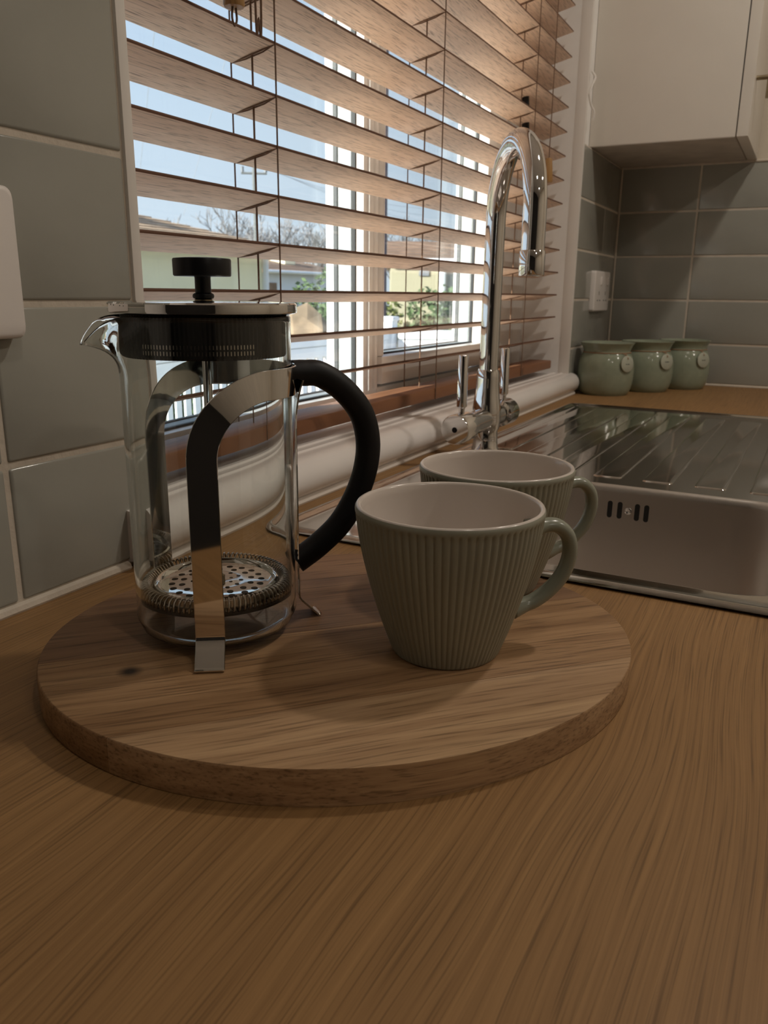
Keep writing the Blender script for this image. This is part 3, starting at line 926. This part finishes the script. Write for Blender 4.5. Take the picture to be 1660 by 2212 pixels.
obj('frame_strap', strip(bmesh.new(), arm(TH_B, -1, TH_H + 0.04), LW, 0.0011), M['chrome'], fp, angle=30)
path = foot_path(TH_H)
tan0 = Vector((-sin(TH_H), cos(TH_H), 0)); rad0 = Vector((cos(TH_H), sin(TH_H), 0))
for k in range(1, 25):
    path.append((cyl_pt(TH_H, 0.024 + (ZBAND - 0.024) * k / 24, RS - 0.0002), tan0, rad0))
zend = ZBAND
obj('frame_leg', strip(bmesh.new(), path, lambda P: LW * 0.86 + 0.030 * max(0.0, (P.z - (zend - 0.030)) / 0.030) ** 2.2, 0.0010), M['chrome'], fp, angle=30)
# handle loop
hpts = [(0.0470, 0.1622), (0.0540, 0.1622), (0.0632, 0.1612), (0.0765, 0.1526), (0.0878, 0.1388), (0.0923, 0.1221), (0.0909, 0.1055), (0.0850, 0.0890), (0.0747, 0.0728), (0.0615, 0.0612), (0.0510, 0.0544), (0.0470, 0.0520)]
pts = [rad0 * r + Vector((0, 0, zz(z))) for r, z in hpts]
bm = bmesh.new(); tube(bm, catmull(pts, 6), 0.0073, 20, up=tan0)
obj('handle', bm, M['black_handle'], fp)
# lid, collar, knob, rod
bm = bmesh.new()
lathe(bm, [(0.0, 0.1945), (0.0455, 0.1945), (0.0472, 0.1948), (0.0482, 0.1952), (0.0484, 0.1962), (0.0482, 0.1994), (0.0474, 0.2002), (0.035, 0.2008), (0.0, 0.2012)], 96, (0, 0, -0.0181))
obj('lid', bm, M['chrome'], fp, angle=30)
bm = bmesh.new()
NRIB = 120; seg = NRIB * 2
for (z0, z1) in ((0.1732, 0.1942),):
    rings = []
    for z, extra in ((0.1942, 0.0008), (0.1925, 0.0), (0.1915, 0.0), (0.1742, 0.0), (0.1732, -0.0006)):
        rings.append([bm.verts.new(((0.0420 + extra - (0.0005 if k % 2 else 0)) * cos(2 * pi * k / seg), (0.0420 + extra - (0.0005 if k % 2 else 0)) * sin(2 * pi * k / seg), zz(z))) for k in range(seg)])
    for p, q in zip(rings, rings[1:]):
        for k in range(seg): bm.faces.new((p[k], p[(k + 1) % seg], q[(k + 1) % seg], q[k]))
    bm.faces.new(rings[0]); bm.faces.new(list(reversed(rings[-1])))
collar = obj('filter_collar', bm, M['black_plastic'], fp, angle=20)
# slits that glint through the collar: two rows of small openings, one joined part
bm = bmesh.new()
for row, z in enumerate((0.1795, 0.1765)):
    for k in range(34):
        a_ = TH_F + radians(-38 + 76 * k / 33)
        c_ = Vector((0.04215 * cos(a_), 0.04215 * sin(a_), zz(z)))
        tn = Vector((-sin(a_), cos(a_), 0)); rd = Vector((cos(a_), sin(a_), 0))
        vs4 = [bm.verts.new(c_ + tn * x + Vector((0, 0, q)) + rd * y) for y in (-0.0004, 0.0) for x, q in ((-0.00026, -0.0010), (0.00026, -0.0010), (0.00026, 0.0010), (-0.00026, 0.0010))]
        for q in ((0, 3, 2, 1), (4, 5, 6, 7), (0, 1, 5, 4), (1, 2, 6, 5), (2, 3, 7, 6), (3, 0, 4, 7)): bm.faces.new([vs4[i] for i in q])
o = obj('filter_slits', bm, M['spring'], collar, smooth=False); o['kind'] = 'stuff'
bm = bmesh.new()
kz = 0.2010 - 0.0181
lathe(bm, [(0.0, 0.0006), (0.0040, 0.0006), (0.0053, 0.0012), (0.0056, 0.0022), (0.0053, 0.0032), (0.0041, 0.0040), (0.0041, 0.0114), (0.0043, 0.0118), (0.0142, 0.0120), (0.0148, 0.0126), (0.0149, 0.0200), (0.0145, 0.0208), (0.010, 0.0212), (0.0, 0.0213)], 48, (0, 0, kz))
knob = obj('knob', bm, M['black_plastic'], fp, angle=35)
bm = bmesh.new(); lathe(bm, [(0.0046, -0.001), (0.0047, 0.0004), (0.0036, 0.0010)], 24, (0, 0, kz), cap1=True, cap0=True)
obj('knob_washer', bm, M['brass'], knob)
bm = bmesh.new(); tube(bm, [(0, 0, zz(0.046)), (0, 0, zz(0.196))], 0.0024, 14)
rod = obj('plunger_rod', bm, M['chrome'], fp)
# strainer: perforated plate, mesh cup and coiled spring
SZ = zz(0.0455)
bm = bmesh.new()
lathe(bm, [(0.0, 0.0012), (0.010, 0.0012), (0.0290, 0.0004), (0.0312, 0.0010), (0.0322, 0.0030), (0.0335, 0.0036), (0.0346, 0.0030), (0.0350, 0.0), (0.034, -0.0008), (0.0, -0.0004)], 72, (0, 0, SZ))
obj('strainer_plate', bm, M['chrome'], rod, angle=40)
bm = bmesh.new()
for ring_r, cnt, rr in ((0.0085, 8, 0.0010), (0.0135, 12, 0.0013), (0.0195, 14, 0.0018), (0.0250, 20, 0.0019)):
    for k in range(cnt):
        a_ = 2 * pi * (k + 0.35 * (ring_r * 100 % 1)) / cnt
        zc_ = SZ + 0.0012 - max(0.0, (ring_r - 0.010)) / 0.019 * 0.0008
        lathe(bm, [(rr, -0.0002), (rr, 0.00012), (0.0, 0.00012)], 10, (ring_r * cos(a_), ring_r * sin(a_), zc_))
obj('strainer_holes', bm, M['dark_slot'], rod, smooth=False)
bm = bmesh.new()
lathe(bm, [(0.0352, 0.0008), (0.0362, 0.0024), (0.0368, 0.0024), (0.0370, -0.0030), (0.0360, -0.0036), (0.0, -0.0036)], 72, (0, 0, SZ))
obj('mesh_cup', bm, M['spring'], rod, angle=40)
bm = bmesh.new()
turns = 92; per = 10
pts = []
for k in range(turns * per):
    a_ = 2 * pi * k / (turns * per); b_ = 2 * pi * k / per
    r = 0.0390 + 0.0033 * cos(b_)
    pts.append((r * cos(a_), r * sin(a_), SZ + 0.0004 + 0.0042 * sin(b_)))
tube(bm, pts, 0.00055, 5, closed=True)
obj('coil_spring', bm, M['spring'], rod)
bm = bmesh.new(); lathe(bm, [(0.0398, -0.0024), (0.0424, -0.0030), (0.0426, -0.0040), (0.0398, -0.0044), (0.0, -0.0044)], 72, (0, 0, SZ))
obj('strainer_base', bm, M['black_plastic'], rod, angle=40)
bm = bmesh.new(); lathe(bm, [(0.0, 0.0012), (0.0046, 0.0012), (0.0046, 0.0040), (0.0036, 0.0052), (0.0, 0.0054)], 6, (0, 0, SZ))
obj('rod_nut', bm, M['brass'], rod, smooth=False)

# ------------------------------------------------------------------ jars in the corner
def make_jar(loc, rz, label):
    t = thing('storage_jar', label, 'jar', loc, rz, 'sage storage jars in the corner')
    outp = [(0.0, 0.0), (0.043, 0.0), (0.048, 0.0015), (0.0525, 0.007), (0.0565, 0.018), (0.0588, 0.034), (0.0592, 0.050), (0.0580, 0.066), (0.0545, 0.078), (0.0508, 0.0855), (0.0490, 0.090), (0.0495, 0.095), (0.0525, 0.102), (0.0565, 0.1080), (0.0572, 0.1095), (0.0560, 0.1100)]
    inp = [(0.0535, 0.1085), (0.0495, 0.102), (0.0465, 0.095), (0.046, 0.090), (0.050, 0.080), (0.055, 0.066), (0.056, 0.050), (0.054, 0.020), (0.045, 0.004), (0.0, 0.004)]
    bm = bmesh.new(); lathe(bm, catmull2(outp) + inp, 64)
    obj('jar_body', bm, M['jar'], t, angle=60)
    # round tag on twine, hung at local +X
    bm = bmesh.new()
    lathe(bm, [(0.0, 0.0), (0.0165, 0.0), (0.0170, 0.0006), (0.0170, 0.0026), (0.0162, 0.0032), (0.0, 0.0034)], 36)
    bmesh.ops.rotate(bm, verts=bm.verts, matrix=Matrix.Rotation(pi / 2 - 0.10, 3, 'Y'))
    tg = obj('tag', bm, M['jar_tag'], t, loc=(0.0588, 0.0, 0.068))
    bm = bmesh.new()
    tube(bm, [(0.0500 * cos(q), 0.0500 * sin(q), 0.0895) for q in [2 * pi * k / 48 for k in range(48)]], 0.0008, 6, closed=True)
    tube(bm, catmull([(0.0500, 0.003, 0.0895), (0.0555, 0.002, 0.086), (0.0620, 0.0, 0.0800), (0.0630, 0.0, 0.078)], 5), 0.0008, 6)
    tube(bm, catmull([(0.0500, -0.003, 0.0895), (0.0555, -0.002, 0.086), (0.0615, 0.0, 0.0800), (0.0630, 0.0, 0.078)], 5), 0.0008, 6)
    obj('twine', bm, M['twine'], t)
    # small dark stamped word, unreadable at this distance
    bm = bmesh.new()
    for k in range(5):
        y = -0.0045 + 0.0022 * k
        hgt = (0.0022, 0.0014, 0.0014, 0.0022, 0.0014)[k]
        box(bm, (0.0623, y - 0.0006, 0.0668), (0.0626, y + 0.0006, 0.0668 + hgt))
    obj('tag_word', bm, M['ink'], tg, smooth=False, loc=(-0.0588, 0.0, -0.068))
    return t
def catmull2(pr, n=3):
    q = catmull([(r, 0, z) for r, z in pr], n)
    return [(max(0.0, p.x), p.z) for p in q]
jar = make_jar((1.7685, -0.0640, 0.0), radians(-123), 'sage green jar nearest the window sill, with a round tag')
j2 = copy_tree(jar); j2.location = (1.8830, -0.1280, 0.0); j2.rotation_euler.z = radians(-126)
j2['label'] = 'sage green tagged jar in the middle of the three'
j3 = copy_tree(jar); j3.location = (1.9870, -0.1930, 0.0); j3.rotation_euler.z = radians(-128)
j3['label'] = 'sage green tagged jar nearest the right tiled wall'

# ------------------------------------------------------------------ sockets
def socket(name, x0, z0, label, w=0.146, h=0.088):
    t = thing(name, label, 'socket', (x0, -0.0002, z0), 0)
    bm = bmesh.new()
    loft(bm, [[(x, y_, z) for x, z in rrect(i_, i_, w - i_, h - i_, 0.006, 5)] for i_, y_ in ((0, 0), (0, -0.0085), (0.0012, -0.0102), (0.003, -0.0108))], close_top=True, close_bottom=True)
    obj('faceplate', bm, M['socket'], t, angle=40)
    for s in (0.042, 0.104):
        bm = bmesh.new(); box(bm, (s + 0.010, -0.0135, 0.058), (s + 0.021, -0.0106, 0.076), 0.001)
        obj('rocker_switch', bm, M['socket'], t, angle=40)
        bm = bmesh.new()
        for dx, dz, ww, hh in ((0, 0.0, 0.003, 0.008), (-0.011, -0.016, 0.006, 0.003), (0.011, -0.016, 0.006, 0.003)):
            box(bm, (s + dx - ww / 2, -0.0111, 0.040 + dz - hh / 2), (s + dx + ww / 2, -0.0105, 0.040 + dz + hh / 2))
        obj('pin_holes', bm, M['dark_slot'], t, smooth=False)
    return t
socket('wall_socket', 0.2025, 0.1765, 'white double socket on the tiles at the far left, cut by the frame')
socket('wall_socket', 1.842, 0.171, 'white double socket on the tiles above the corner jars')

# ------------------------------------------------------------------ wall cabinet
cab = thing('wall_cabinet', 'white wall cabinet with one door above the tiled corner', 'cabinet', (1.768, 0.0, 0.4985))
cw, ch = 0.299, 0.72
bm = bmesh.new(); box(bm, (0.0, -0.2705, 0.0012), (cw, 0.0068, ch), 0.0008)
obj('carcass', bm, M['cabinet'], cab, angle=40)
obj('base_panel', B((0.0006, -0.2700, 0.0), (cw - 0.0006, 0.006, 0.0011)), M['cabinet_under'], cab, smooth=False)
door = obj('cabinet_door', B((0.0, -0.2930, 0.0005), (cw, -0.2725, ch), 0.0015), M['cabinet'], cab, angle=40)
obj('door_gap_shade', B((0.004, -0.2726, 0.05), (cw - 0.004, -0.2704, ch - 0.02)), M['dark_slot'], cab, smooth=False)  # dark sheet filling the door gap in place of its shade
bm = bmesh.new()
tube(bm, [(0.034, -0.2925, 0.106), (0.034, -0.318, 0.106)], 0.0042, 12)
tube(bm, [(0.034, -0.3165, 0.1095), (0.034, -0.3165, 0.070)], 0.0042, 12)
obj('door_handle', bm, M['brass'], door)

# white cord hook by the window head
t = thing('cord_hook', 'small white wire hook on the wall strip beside the cabinet', 'hook', (1.728, 0.0072, 0.56))
bm = bmesh.new()
tube(bm, catmull([(0.008, -0.004, 0.072), (0.006, -0.012, 0.060), (-0.004, -0.010, 0.045), (-0.010, -0.007, 0.028), (-0.006, -0.010, 0.010), (0.000, -0.016, -0.004), (0.002, -0.014, -0.018)], 6), 0.0022, 8)
obj('wire', bm, M['trim'], t)
bm = bmesh.new(); box(bm, (-0.014, -0.006, 0.026), (-0.004, 0.0, 0.050), 0.0015)
obj('hook_plate', bm, M['trim'], t, angle=40)

# ------------------------------------------------------------------ outside
M['grass'] = simple('garden_grass', (0.17, 0.15, 0.08), 0.9, var=0.35, vscale=1.2)
M['house_cream'] = simple('cream_render', (0.92, 0.86, 0.60), 0.85, var=0.03, vscale=2)
M['house_sun'] = simple('sun_toned_cream_render', (0.40, 0.37, 0.26), 0.85, var=0.03, vscale=2)  # cream darkened to offset the strong sun on this wall
M['house_grey'] = simple('grey_render', (0.30, 0.29, 0.25), 0.85, var=0.03, vscale=2)
M['house_white'] = simple('white_render', (0.74, 0.78, 0.84), 0.85, var=0.03, vscale=2)
M['house_blue'] = simple('blue_grey_cladding', (0.52, 0.58, 0.66), 0.8, var=0.05, vscale=2)
M['roof_tile'] = simple('clay_roof_tile', (0.40, 0.27, 0.17), 0.8, var=0.3, vscale=5)
M['roof_tile2'] = simple('brown_roof_tile', (0.20, 0.125, 0.085), 0.8, var=0.3, vscale=5)
M['lead'] = simple('grey_lead', (0.20, 0.22, 0.25), 0.6, var=0.2, vscale=3)
M['fence_white'] = simple('white_fence_paint', (0.80, 0.82, 0.84), 0.45, var=0.02)
M['pole'] = simple('weathered_pole', (0.13, 0.14, 0.145), 0.8, var=0.1)
M['dark_post'] = simple('dark_post_paint', (0.045, 0.035, 0.05), 0.5)
M['wire'] = simple('grey_wire', (0.42, 0.47, 0.54), 0.7)
M['bark'] = simple('pale_bark', (0.14, 0.125, 0.115), 0.9, var=0.2, vscale=3)
M['twigs'] = simple('hazy_twigs', (0.17, 0.165, 0.17), 0.9, var=0.15, vscale=1)
M['leaf_olive'] = simple('olive_leaf', (0.115, 0.135, 0.034), 0.6, var=0.55, vscale=4)
M['leaf_dark'] = simple('dark_leaf', (0.075, 0.12, 0.045), 0.6, var=0.5, vscale=5)
M['leaf_rust'] = simple('rust_leaf', (0.36, 0.20, 0.06), 0.6, var=0.4, vscale=5)
M['rock'] = simple('tan_rock', (0.24, 0.175, 0.115), 0.9, var=0.35, vscale=5)
M['deck'] = simple('deck_boards', (0.74, 0.69, 0.63), 0.7)
GZ = -1.35
struct(obj('ground', B((-40, 0.30, GZ - 0.3), (90, 90, GZ)), M['grass'], smooth=False))
# deck under the balustrade
def slope_roof(bm, x0, x1, y0, y1, ze, zr, hip, th_=0.08):
    """gable roof with ridge along X; hip = run of the hip at the x1 end"""
    ym = (y0 + y1) / 2
    v = [bm.verts.new(p) for p in ((x0, y0, ze), (x1, y0, ze), (x1, y1, ze), (x0, y1, ze), (x0, ym, zr), (x1 - hip, ym, zr))]
    u = [bm.verts.new(p) for p in ((x0, y0, ze - th_), (x1, y0, ze - th_), (x1, y1, ze - th_), (x0, y1, ze - th_))]
    for q in ((v[0], v[1], v[5], v[4]), (v[1], v[2], v[5]), (v[2], v[3], v[4], v[5]), (v[3], v[0], v[4])): bm.faces.new(q)
    for k in range(4): bm.faces.new((u[k], u[(k + 1) % 4], v[(k + 1) % 4], v[k]))
    bm.faces.new(list(reversed(u)))
    return bm
def roof_courses(parent, x0, x1, y0, ym, ze, zr, hip, n, mat):
    """rows of tiles laid over the front slope as overlapping courses"""
    for k in range(n):
        t0, t1 = k / n, (k + 1.15) / n
        t1 = min(t1, 1.0)
        ya, yb = y0 + (ym - y0) * t0, y0 + (ym - y0) * t1
        za, zb = ze + (zr - ze) * t0, ze + (zr - ze) * t1
        xa, xb = x1 - hip * t0, x1 - hip * t1
        bm = bmesh.new()
        v = [bm.verts.new(p) for p in ((x0, ya, za + 0.035), (xa, ya, za + 0.035), (xb, yb, zb + 0.012), (x0, yb, zb + 0.012), (x0, ya, za - 0.01), (xa, ya, za - 0.01), (xb, yb, zb - 0.01), (x0, yb, zb - 0.01))]
        for q in ((0, 1, 2, 3), (7, 6, 5, 4), (0, 4, 5, 1), (1, 5, 6, 2), (2, 6, 7, 3), (3, 7, 4, 0)): bm.faces.new([v[i] for i in q])
        obj('roof_course', bm, mat, parent, smooth=False)
def house(name, label, loc, w, d, ze, zr, hip, wall, roof, courses=10, over=0.3, rz=0.0):
    h = thing(name, label, 'house', (*loc, GZ), rz)
    obj('wall', B((0, 0, 0), (w, d, ze - GZ)), wall, h, smooth=False)
    bm = bmesh.new(); slope_roof(bm, -over, w + over, -over, d + over, ze - GZ, zr - GZ, hip)
    obj('roof', bm, roof, h, smooth=False)
    roof_courses(h, -over, w + over, -over, d / 2, ze - GZ, zr - GZ, hip, courses, roof)
    bm = bmesh.new(); tube(bm, [(-over, -over - 0.05, ze - GZ - 0.04), (w + over, -over - 0.05, ze - GZ - 0.04)], 0.06, 8)
    obj('gutter', bm, M['fence_white'], h)
    return h
h1 = house('bungalow', 'cream bungalow with a clay tiled hipped roof beyond the left window pane', (4.5, 9.1), 8.75, 5.0, 1.02, 1.76, 2.6, M['house_cream'], M['roof_tile'], 11)
bm = bmesh.new(); box(bm, (5.6, 1.0, 1.5 - GZ), (6.25, 1.7, 1.86 - GZ)); obj('roof_flashing', bm, M['lead'], h1, smooth=False)
bm = bmesh.new(); tube(bm, [(8.78, -0.06, 0.0), (8.78, -0.06, 1.0 - GZ)], 0.06, 8); obj('downpipe', bm, M['fence_white'], h1)
h2 = house('far_bungalow', 'white far bungalow with a brown roof and cream chimney', (25.0, 17.6), 5.6, 5.0, 0.98, 1.62, 0.5, M['house_white'], M['roof_tile2'], 7)
bm = bmesh.new(); box(bm, (3.0, 1.0, 1.0 - GZ), (3.75, 1.8, 1.68 - GZ)); obj('chimney', bm, M['house_cream'], h2, smooth=False)
bm = bmesh.new(); box(bm, (0.4, -0.05, 0.7), (0.9, 0.0, 1.9)); obj('house_door', bm, M['roof_tile2'], h2, smooth=False)
h3 = house('cream_house', 'cream house with a brown roof and white downpipe behind the shrubs', (14.75, 7.05), 5.6, 5.0, 0.86, 1.34, 0.6, M['house_sun'], M['roof_tile2'], 7, over=0.08, rz=radians(-62.6))
obj('grey_wing', B((1.05, -0.16, 0.0), (4.6, 0.0, 0.80 - GZ)), M['house_grey'], h3, smooth=False)
bm = bmesh.new(); tube(bm, [(1.0, -0.24, 0.0), (1.0, -0.24, 0.84 - GZ)], 0.07, 8); obj('downpipe', bm, M['fence_white'], h3)
bm = bmesh.new(); box(bm, (0.55, -0.03, 0.55 - GZ), (0.75, 0.0, 0.75 - GZ)); obj('wall_vent', bm, M['lead'], h3, smooth=False)

# picket balustrade of the veranda
P0 = Vector((5.79, 2.514, 0)); ZR_ = -0.074
dv = Vector((0.46, -0.888, 0))
def balustrade(name, label, start, direction, length):
    start = start + direction * 0.022
    f_ = thing(name, label, 'fence', (start.x, start.y, ZR_ - 1.0), math.atan2(direction.y, direction.x), 'white picket balustrades')
    obj('top_rail', B((0.05, -0.035, 0.93), (length, 0.035, 1.0), 0.006), M['fence_white'], f_, angle=40)
    obj('rail', B((0.05, -0.022, 0.855), (length, 0.022, 0.925), 0.004), M['fence_white'], f_, angle=40)
    obj('bottom_rail', B((0.05, -0.025, 0.06), (length, 0.025, 0.12), 0.004), M['fence_white'], f_, angle=40)
    pk = B((-0.028, -0.012, 0.10), (0.028, 0.012, 0.87), 0.003)
    first = obj('picket', pk, M['fence_white'], f_, angle=40)
    n_ = int((length - 0.12) / 0.101)
    for k in range(n_):
        o = first if k == 0 else link('picket', first.data, f_)
        o.location = (0.12 + 0.101 * k, 0, 0)
    return f_
balustrade('picket_balustrade', 'white picket balustrade running along the veranda opposite the window', P0, Vector((-1, 0, 0)), 4.6)
balustrade('picket_balustrade', 'white picket balustrade turning back from the corner post', P0, dv, 2.2)
t = thing('balustrade_post', 'square white corner post with a cap joining the picket balustrades', 'post', (P0.x, P0.y, ZR_ - 1.02))
obj('post', B((-0.05, -0.05, 0.0), (0.05, 0.05, 1.09), 0.004), M['fence_white'], t, angle=40)
obj('post_cap', B((-0.062, -0.062, 1.09), (0.062, 0.062, 1.125), 0.012), M['fence_white'], t, angle=40)
o = obj('veranda_deck', B((0.9, 0.30, ZR_ - 1.10), (6.0, 2.62, ZR_ - 1.02)), M['deck'], smooth=False)
struct(o)
t = thing('veranda_pole', 'slim dark pole rising behind the white corner post', 'post', (5.900, 2.625, ZR_ - 1.3))
bm = bmesh.new(); tube(bm, [(0, 0, 0), (0, 0, 5.0)], 0.024, 12); obj('shaft', bm, M['dark_post'], t)
bm = bmesh.new(); box(bm, (-0.05, -0.05, 0.0), (0.05, 0.05, 0.28)); obj('base', bm, M['dark_post'], t, smooth=False)

# utility pole with its wires
t = thing('utility_pole', 'tall thin utility pole with a crossarm rising behind the bungalow roof', 'pole', (23.75, 16.88, GZ))
bm = bmesh.new(); tube(bm, [(0, 0, 0), (0, 0, 4.45 - GZ)], [0.085, 0.065], 10); obj('shaft', bm, M['pole'], t)
bm = bmesh.new(); tube(bm, [(-0.24, 0.36, 4.08 - GZ), (0.24, -0.36, 4.08 - GZ)], 0.035, 8); obj('crossarm', bm, M['pole'], t)
for s in (-1, 1):
    bm = bmesh.new(); lathe(bm, [(0.04, 0.0), (0.06, 0.05), (0.045, 0.12), (0.06, 0.17), (0.03, 0.20)], 10, (-0.24 * -s * 0.9, 0.36 * -s * 0.9, 4.10 - GZ), cap0=True, cap1=True)
    obj('insulator', bm, M['lead'], t)
def wire(a, b, sag, r, label):
    bm = bmesh.new(); A, B_ = Vector(a), Vector(b)
    pts = [A.lerp(B_, k / 16) - Vector((0, 0, sag * 4 * (k / 16) * (1 - k / 16))) for k in range(17)]
    tube(bm, pts, r, 5)
    tag(obj('overhead_wire', bm, M['wire']), label, 'wire', 'overhead wires')
for k, dz in enumerate((0.0, 0.35, 0.7)):
    wire((23.80 + 0.08 * k, 16.80 - 0.10 * k, 4.33), (44.0, 20.0, 4.9 - dz), 0.25, 0.007, ('topmost', 'middle', 'lowest')[k] + ' of the thin wires leading away from the utility pole to the right')
wire((11.36, 9.355, 1.47), (4.9, 2.6, 3.5), 0.05, 0.0028, 'thin wire rising from the bungalow roof, lower one')
wire((10.2, 9.3, 1.60), (3.6, 2.4, 3.2), 0.05, 0.0028, 'thin wire rising from the bungalow roof, upper one')

# bare trees on the skyline
def bare_tree(x, y, h, seed, label):
    rnd = random.Random(seed)
    t = thing('bare_tree', label, 'tree', (x, y, GZ), 0, 'bare trees on the skyline')
    bmt, bmb = bmesh.new(), bmesh.new()
    def grow(p, d, ln, r, lev):
        q = p + d * ln
        tube(bmt if lev == 0 else bmb, [p, p.lerp(q, 0.5) + Vector((rnd.uniform(-1, 1), rnd.uniform(-1, 1), 0)) * ln * 0.05, q], [r, r * 0.8, r * 0.6], 5 if lev < 2 else 3, caps=False)
        if lev >= 4: return
        for k in range((5, 4, 3, 3)[lev]):
            s = p.lerp(q, rnd.uniform(0.45, 1.0))
            nd = (d + Vector((rnd.uniform(-1, 1), rnd.uniform(-1, 1), rnd.uniform(-0.1, 0.7))) * (0.75 + 0.1 * lev)).normalized()
            grow(s, nd, ln * rnd.uniform(0.5, 0.75), max(0.016, r * 0.52), lev + 1)
    for k in range(3):
        grow(Vector((rnd.uniform(-1, 1), rnd.uniform(-1, 1), 0)) * 0.5, Vector((rnd.uniform(-0.2, 0.2), rnd.uniform(-0.2, 0.2), 1)).normalized(), h * 0.42, 0.11, 0)
    obj('trunk', bmt, M['bark'], t); o = obj('branches', bmb, M['twigs'], t); o['kind'] = 'stuff'
trees = [(29.6, 25.2, 4.9, 'left of the utility pole'), (37.5, 28.4, 6.7, 'right of the utility pole'), (34.6, 23.7, 6.0, 'between the far bungalow chimney and the pole'),
         (41.8, 27.3, 6.7, 'above the far bungalow roof'), (38.6, 23.2, 6.1, 'at the right edge of the left pane'), (44.5, 21.5, 6.6, 'above the left end of the brown roof'),
         (50.5, 22.2, 6.6, 'above the middle of the brown roof'), (47.0, 18.4, 6.2, 'at the right edge of the right pane')]
for i, (x, y, h, where) in enumerate(trees):
    bare_tree(x, y, h, 30 + i, 'hazy bare tree on the skyline ' + where)
# leafy shrubs: clouds of leaf blades round a few stems
def shrub(name, label, loc, rx, ry, h, mat, n, leaf, seed, group=None):
    rnd = random.Random(seed)
    t = thing(name, label, 'shrub', loc, 0, group)
    bm = bmesh.new()
    for k in range(7):
        a_ = rnd.uniform(0, 2 * pi); e = rnd.uniform(0.2, 0.7)
        tube(bm, [(0.1 * cos(a_), 0.1 * sin(a_), 0), (rx * e * cos(a_), ry * e * sin(a_), h * rnd.uniform(0.6, 0.9))], [0.03, 0.01], 5)
    obj('stems', bm, M['bark'], t)
    bm = bmesh.new()
    blobs = [(rnd.uniform(-0.55, 0.55) * rx, rnd.uniform(-0.55, 0.55) * ry, h * rnd.uniform(0.25, 0.78), rnd.uniform(0.32, 0.55)) for _ in range(12)]
    for _ in range(n):
        bx, by, bz, br_ = rnd.choice(blobs)
        d_ = Vector((rnd.gauss(0, 1), rnd.gauss(0, 1), rnd.gauss(0, 1))).normalized() * (br_ * rnd.uniform(0.75, 1.05))
        c_ = Vector((bx + d_.x * rx, by + d_.y * ry, bz + d_.z * h * 0.45))
        if c_.z < 0.02: continue
        u_ = Vector((rnd.uniform(-1, 1), rnd.uniform(-1, 1), rnd.uniform(-0.6, 0.6))).normalized()
        v_ = u_.orthogonal().normalized(); v_ = (v_ + u_.cross(v_) * rnd.uniform(-1, 1)).normalized()
        L_ = leaf * rnd.uniform(0.7, 1.3)
        q = [bm.verts.new(c_ + u_ * L_ * a2 + v_ * L_ * b2) for a2, b2 in ((-0.5, 0), (0, -0.28), (0.5, 0), (0, 0.28))]
        bm.faces.new(q)
    o = obj('foliage', bm, mat, t, smooth=False); o['kind'] = 'stuff'
    return t
shrub('garden_shrub', 'tall olive green shrub behind the balustrade at the right of the right pane', (7.75, 2.30, GZ), 0.8, 0.7, 1.85, M['leaf_olive'], 5200, 0.09, 1)
shrub('garden_shrub', 'bright green shrub beside the white corner post', (7.0, 3.35, GZ), 0.5, 0.45, 1.55, M['leaf_olive'], 2600, 0.075, 2)
shrub('garden_shrub', 'dark green shrub in front of the grey house wing', (10.5, 3.85, GZ), 0.8, 0.8, 1.75, M['leaf_dark'], 3600, 0.09, 3)
shrub('garden_shrub', 'low rust coloured shrub just behind the white corner post', (6.33, 2.80, GZ), 0.32, 0.32, 1.28, M['leaf_rust'], 900, 0.07, 4)
shrub('garden_shrub', 'dark green shrub at the right edge of the left pane', (10.3, 5.8, GZ), 0.55, 0.55, 1.95, M['leaf_dark'], 3200, 0.09, 5)
shrub('garden_shrub', 'dark green hedge bush seen through the left pickets', (4.6, 4.2, GZ), 1.1, 0.5, 1.05, M['leaf_dark'], 3000, 0.08, 6)
# tan rockery: separate boulders on the bank behind the pickets
def boulder(x, y, z, s, seed, label):
    rnd = random.Random(seed)
    bm = bmesh.new(); bmesh.ops.create_icosphere(bm, subdivisions=2, radius=1.0)
    ax = [Vector((rnd.gauss(0, 1), rnd.gauss(0, 1), rnd.gauss(0, 1))).normalized() for _ in range(6)]
    for v in bm.verts:
        k = 1.0
        for d_ in ax: k = min(k, rnd.uniform(0.72, 0.80) / max(0.3, v.co.normalized().dot(d_))) if v.co.normalized().dot(d_) > 0.72 else k
        v.co = Vector((v.co.x * s[0], v.co.y * s[1], v.co.z * s[2])) * k
    o = obj('boulder', bm, M['rock'], smooth=False, loc=(x, y, z))
    tag(o, label, 'rock', 'tan rockery boulders')
rk = [(7.75, 5.05, 0.55), (8.62, 5.10, 0.62), (9.52, 5.0, 0.58), (8.15, 4.22, 0.45), (8.95, 4.15, 0.5), (7.30, 4.25, 0.5)]
for i, (x, y, s) in enumerate(rk):
    hz = (0.72, 0.78, 0.66, 0.5, 0.52, 0.5)[i]
    boulder(x, y, GZ + hz * 0.92, (s * 0.7, s * 0.6, hz), 50 + i, 'tan boulder of the garden rockery, ' + ('behind the pickets at the left of the pile', 'tallest one in the middle of the pile', 'at the far right of the pile', 'low one in front of the tallest', 'low one at the front right', 'low one at the front left')[i])
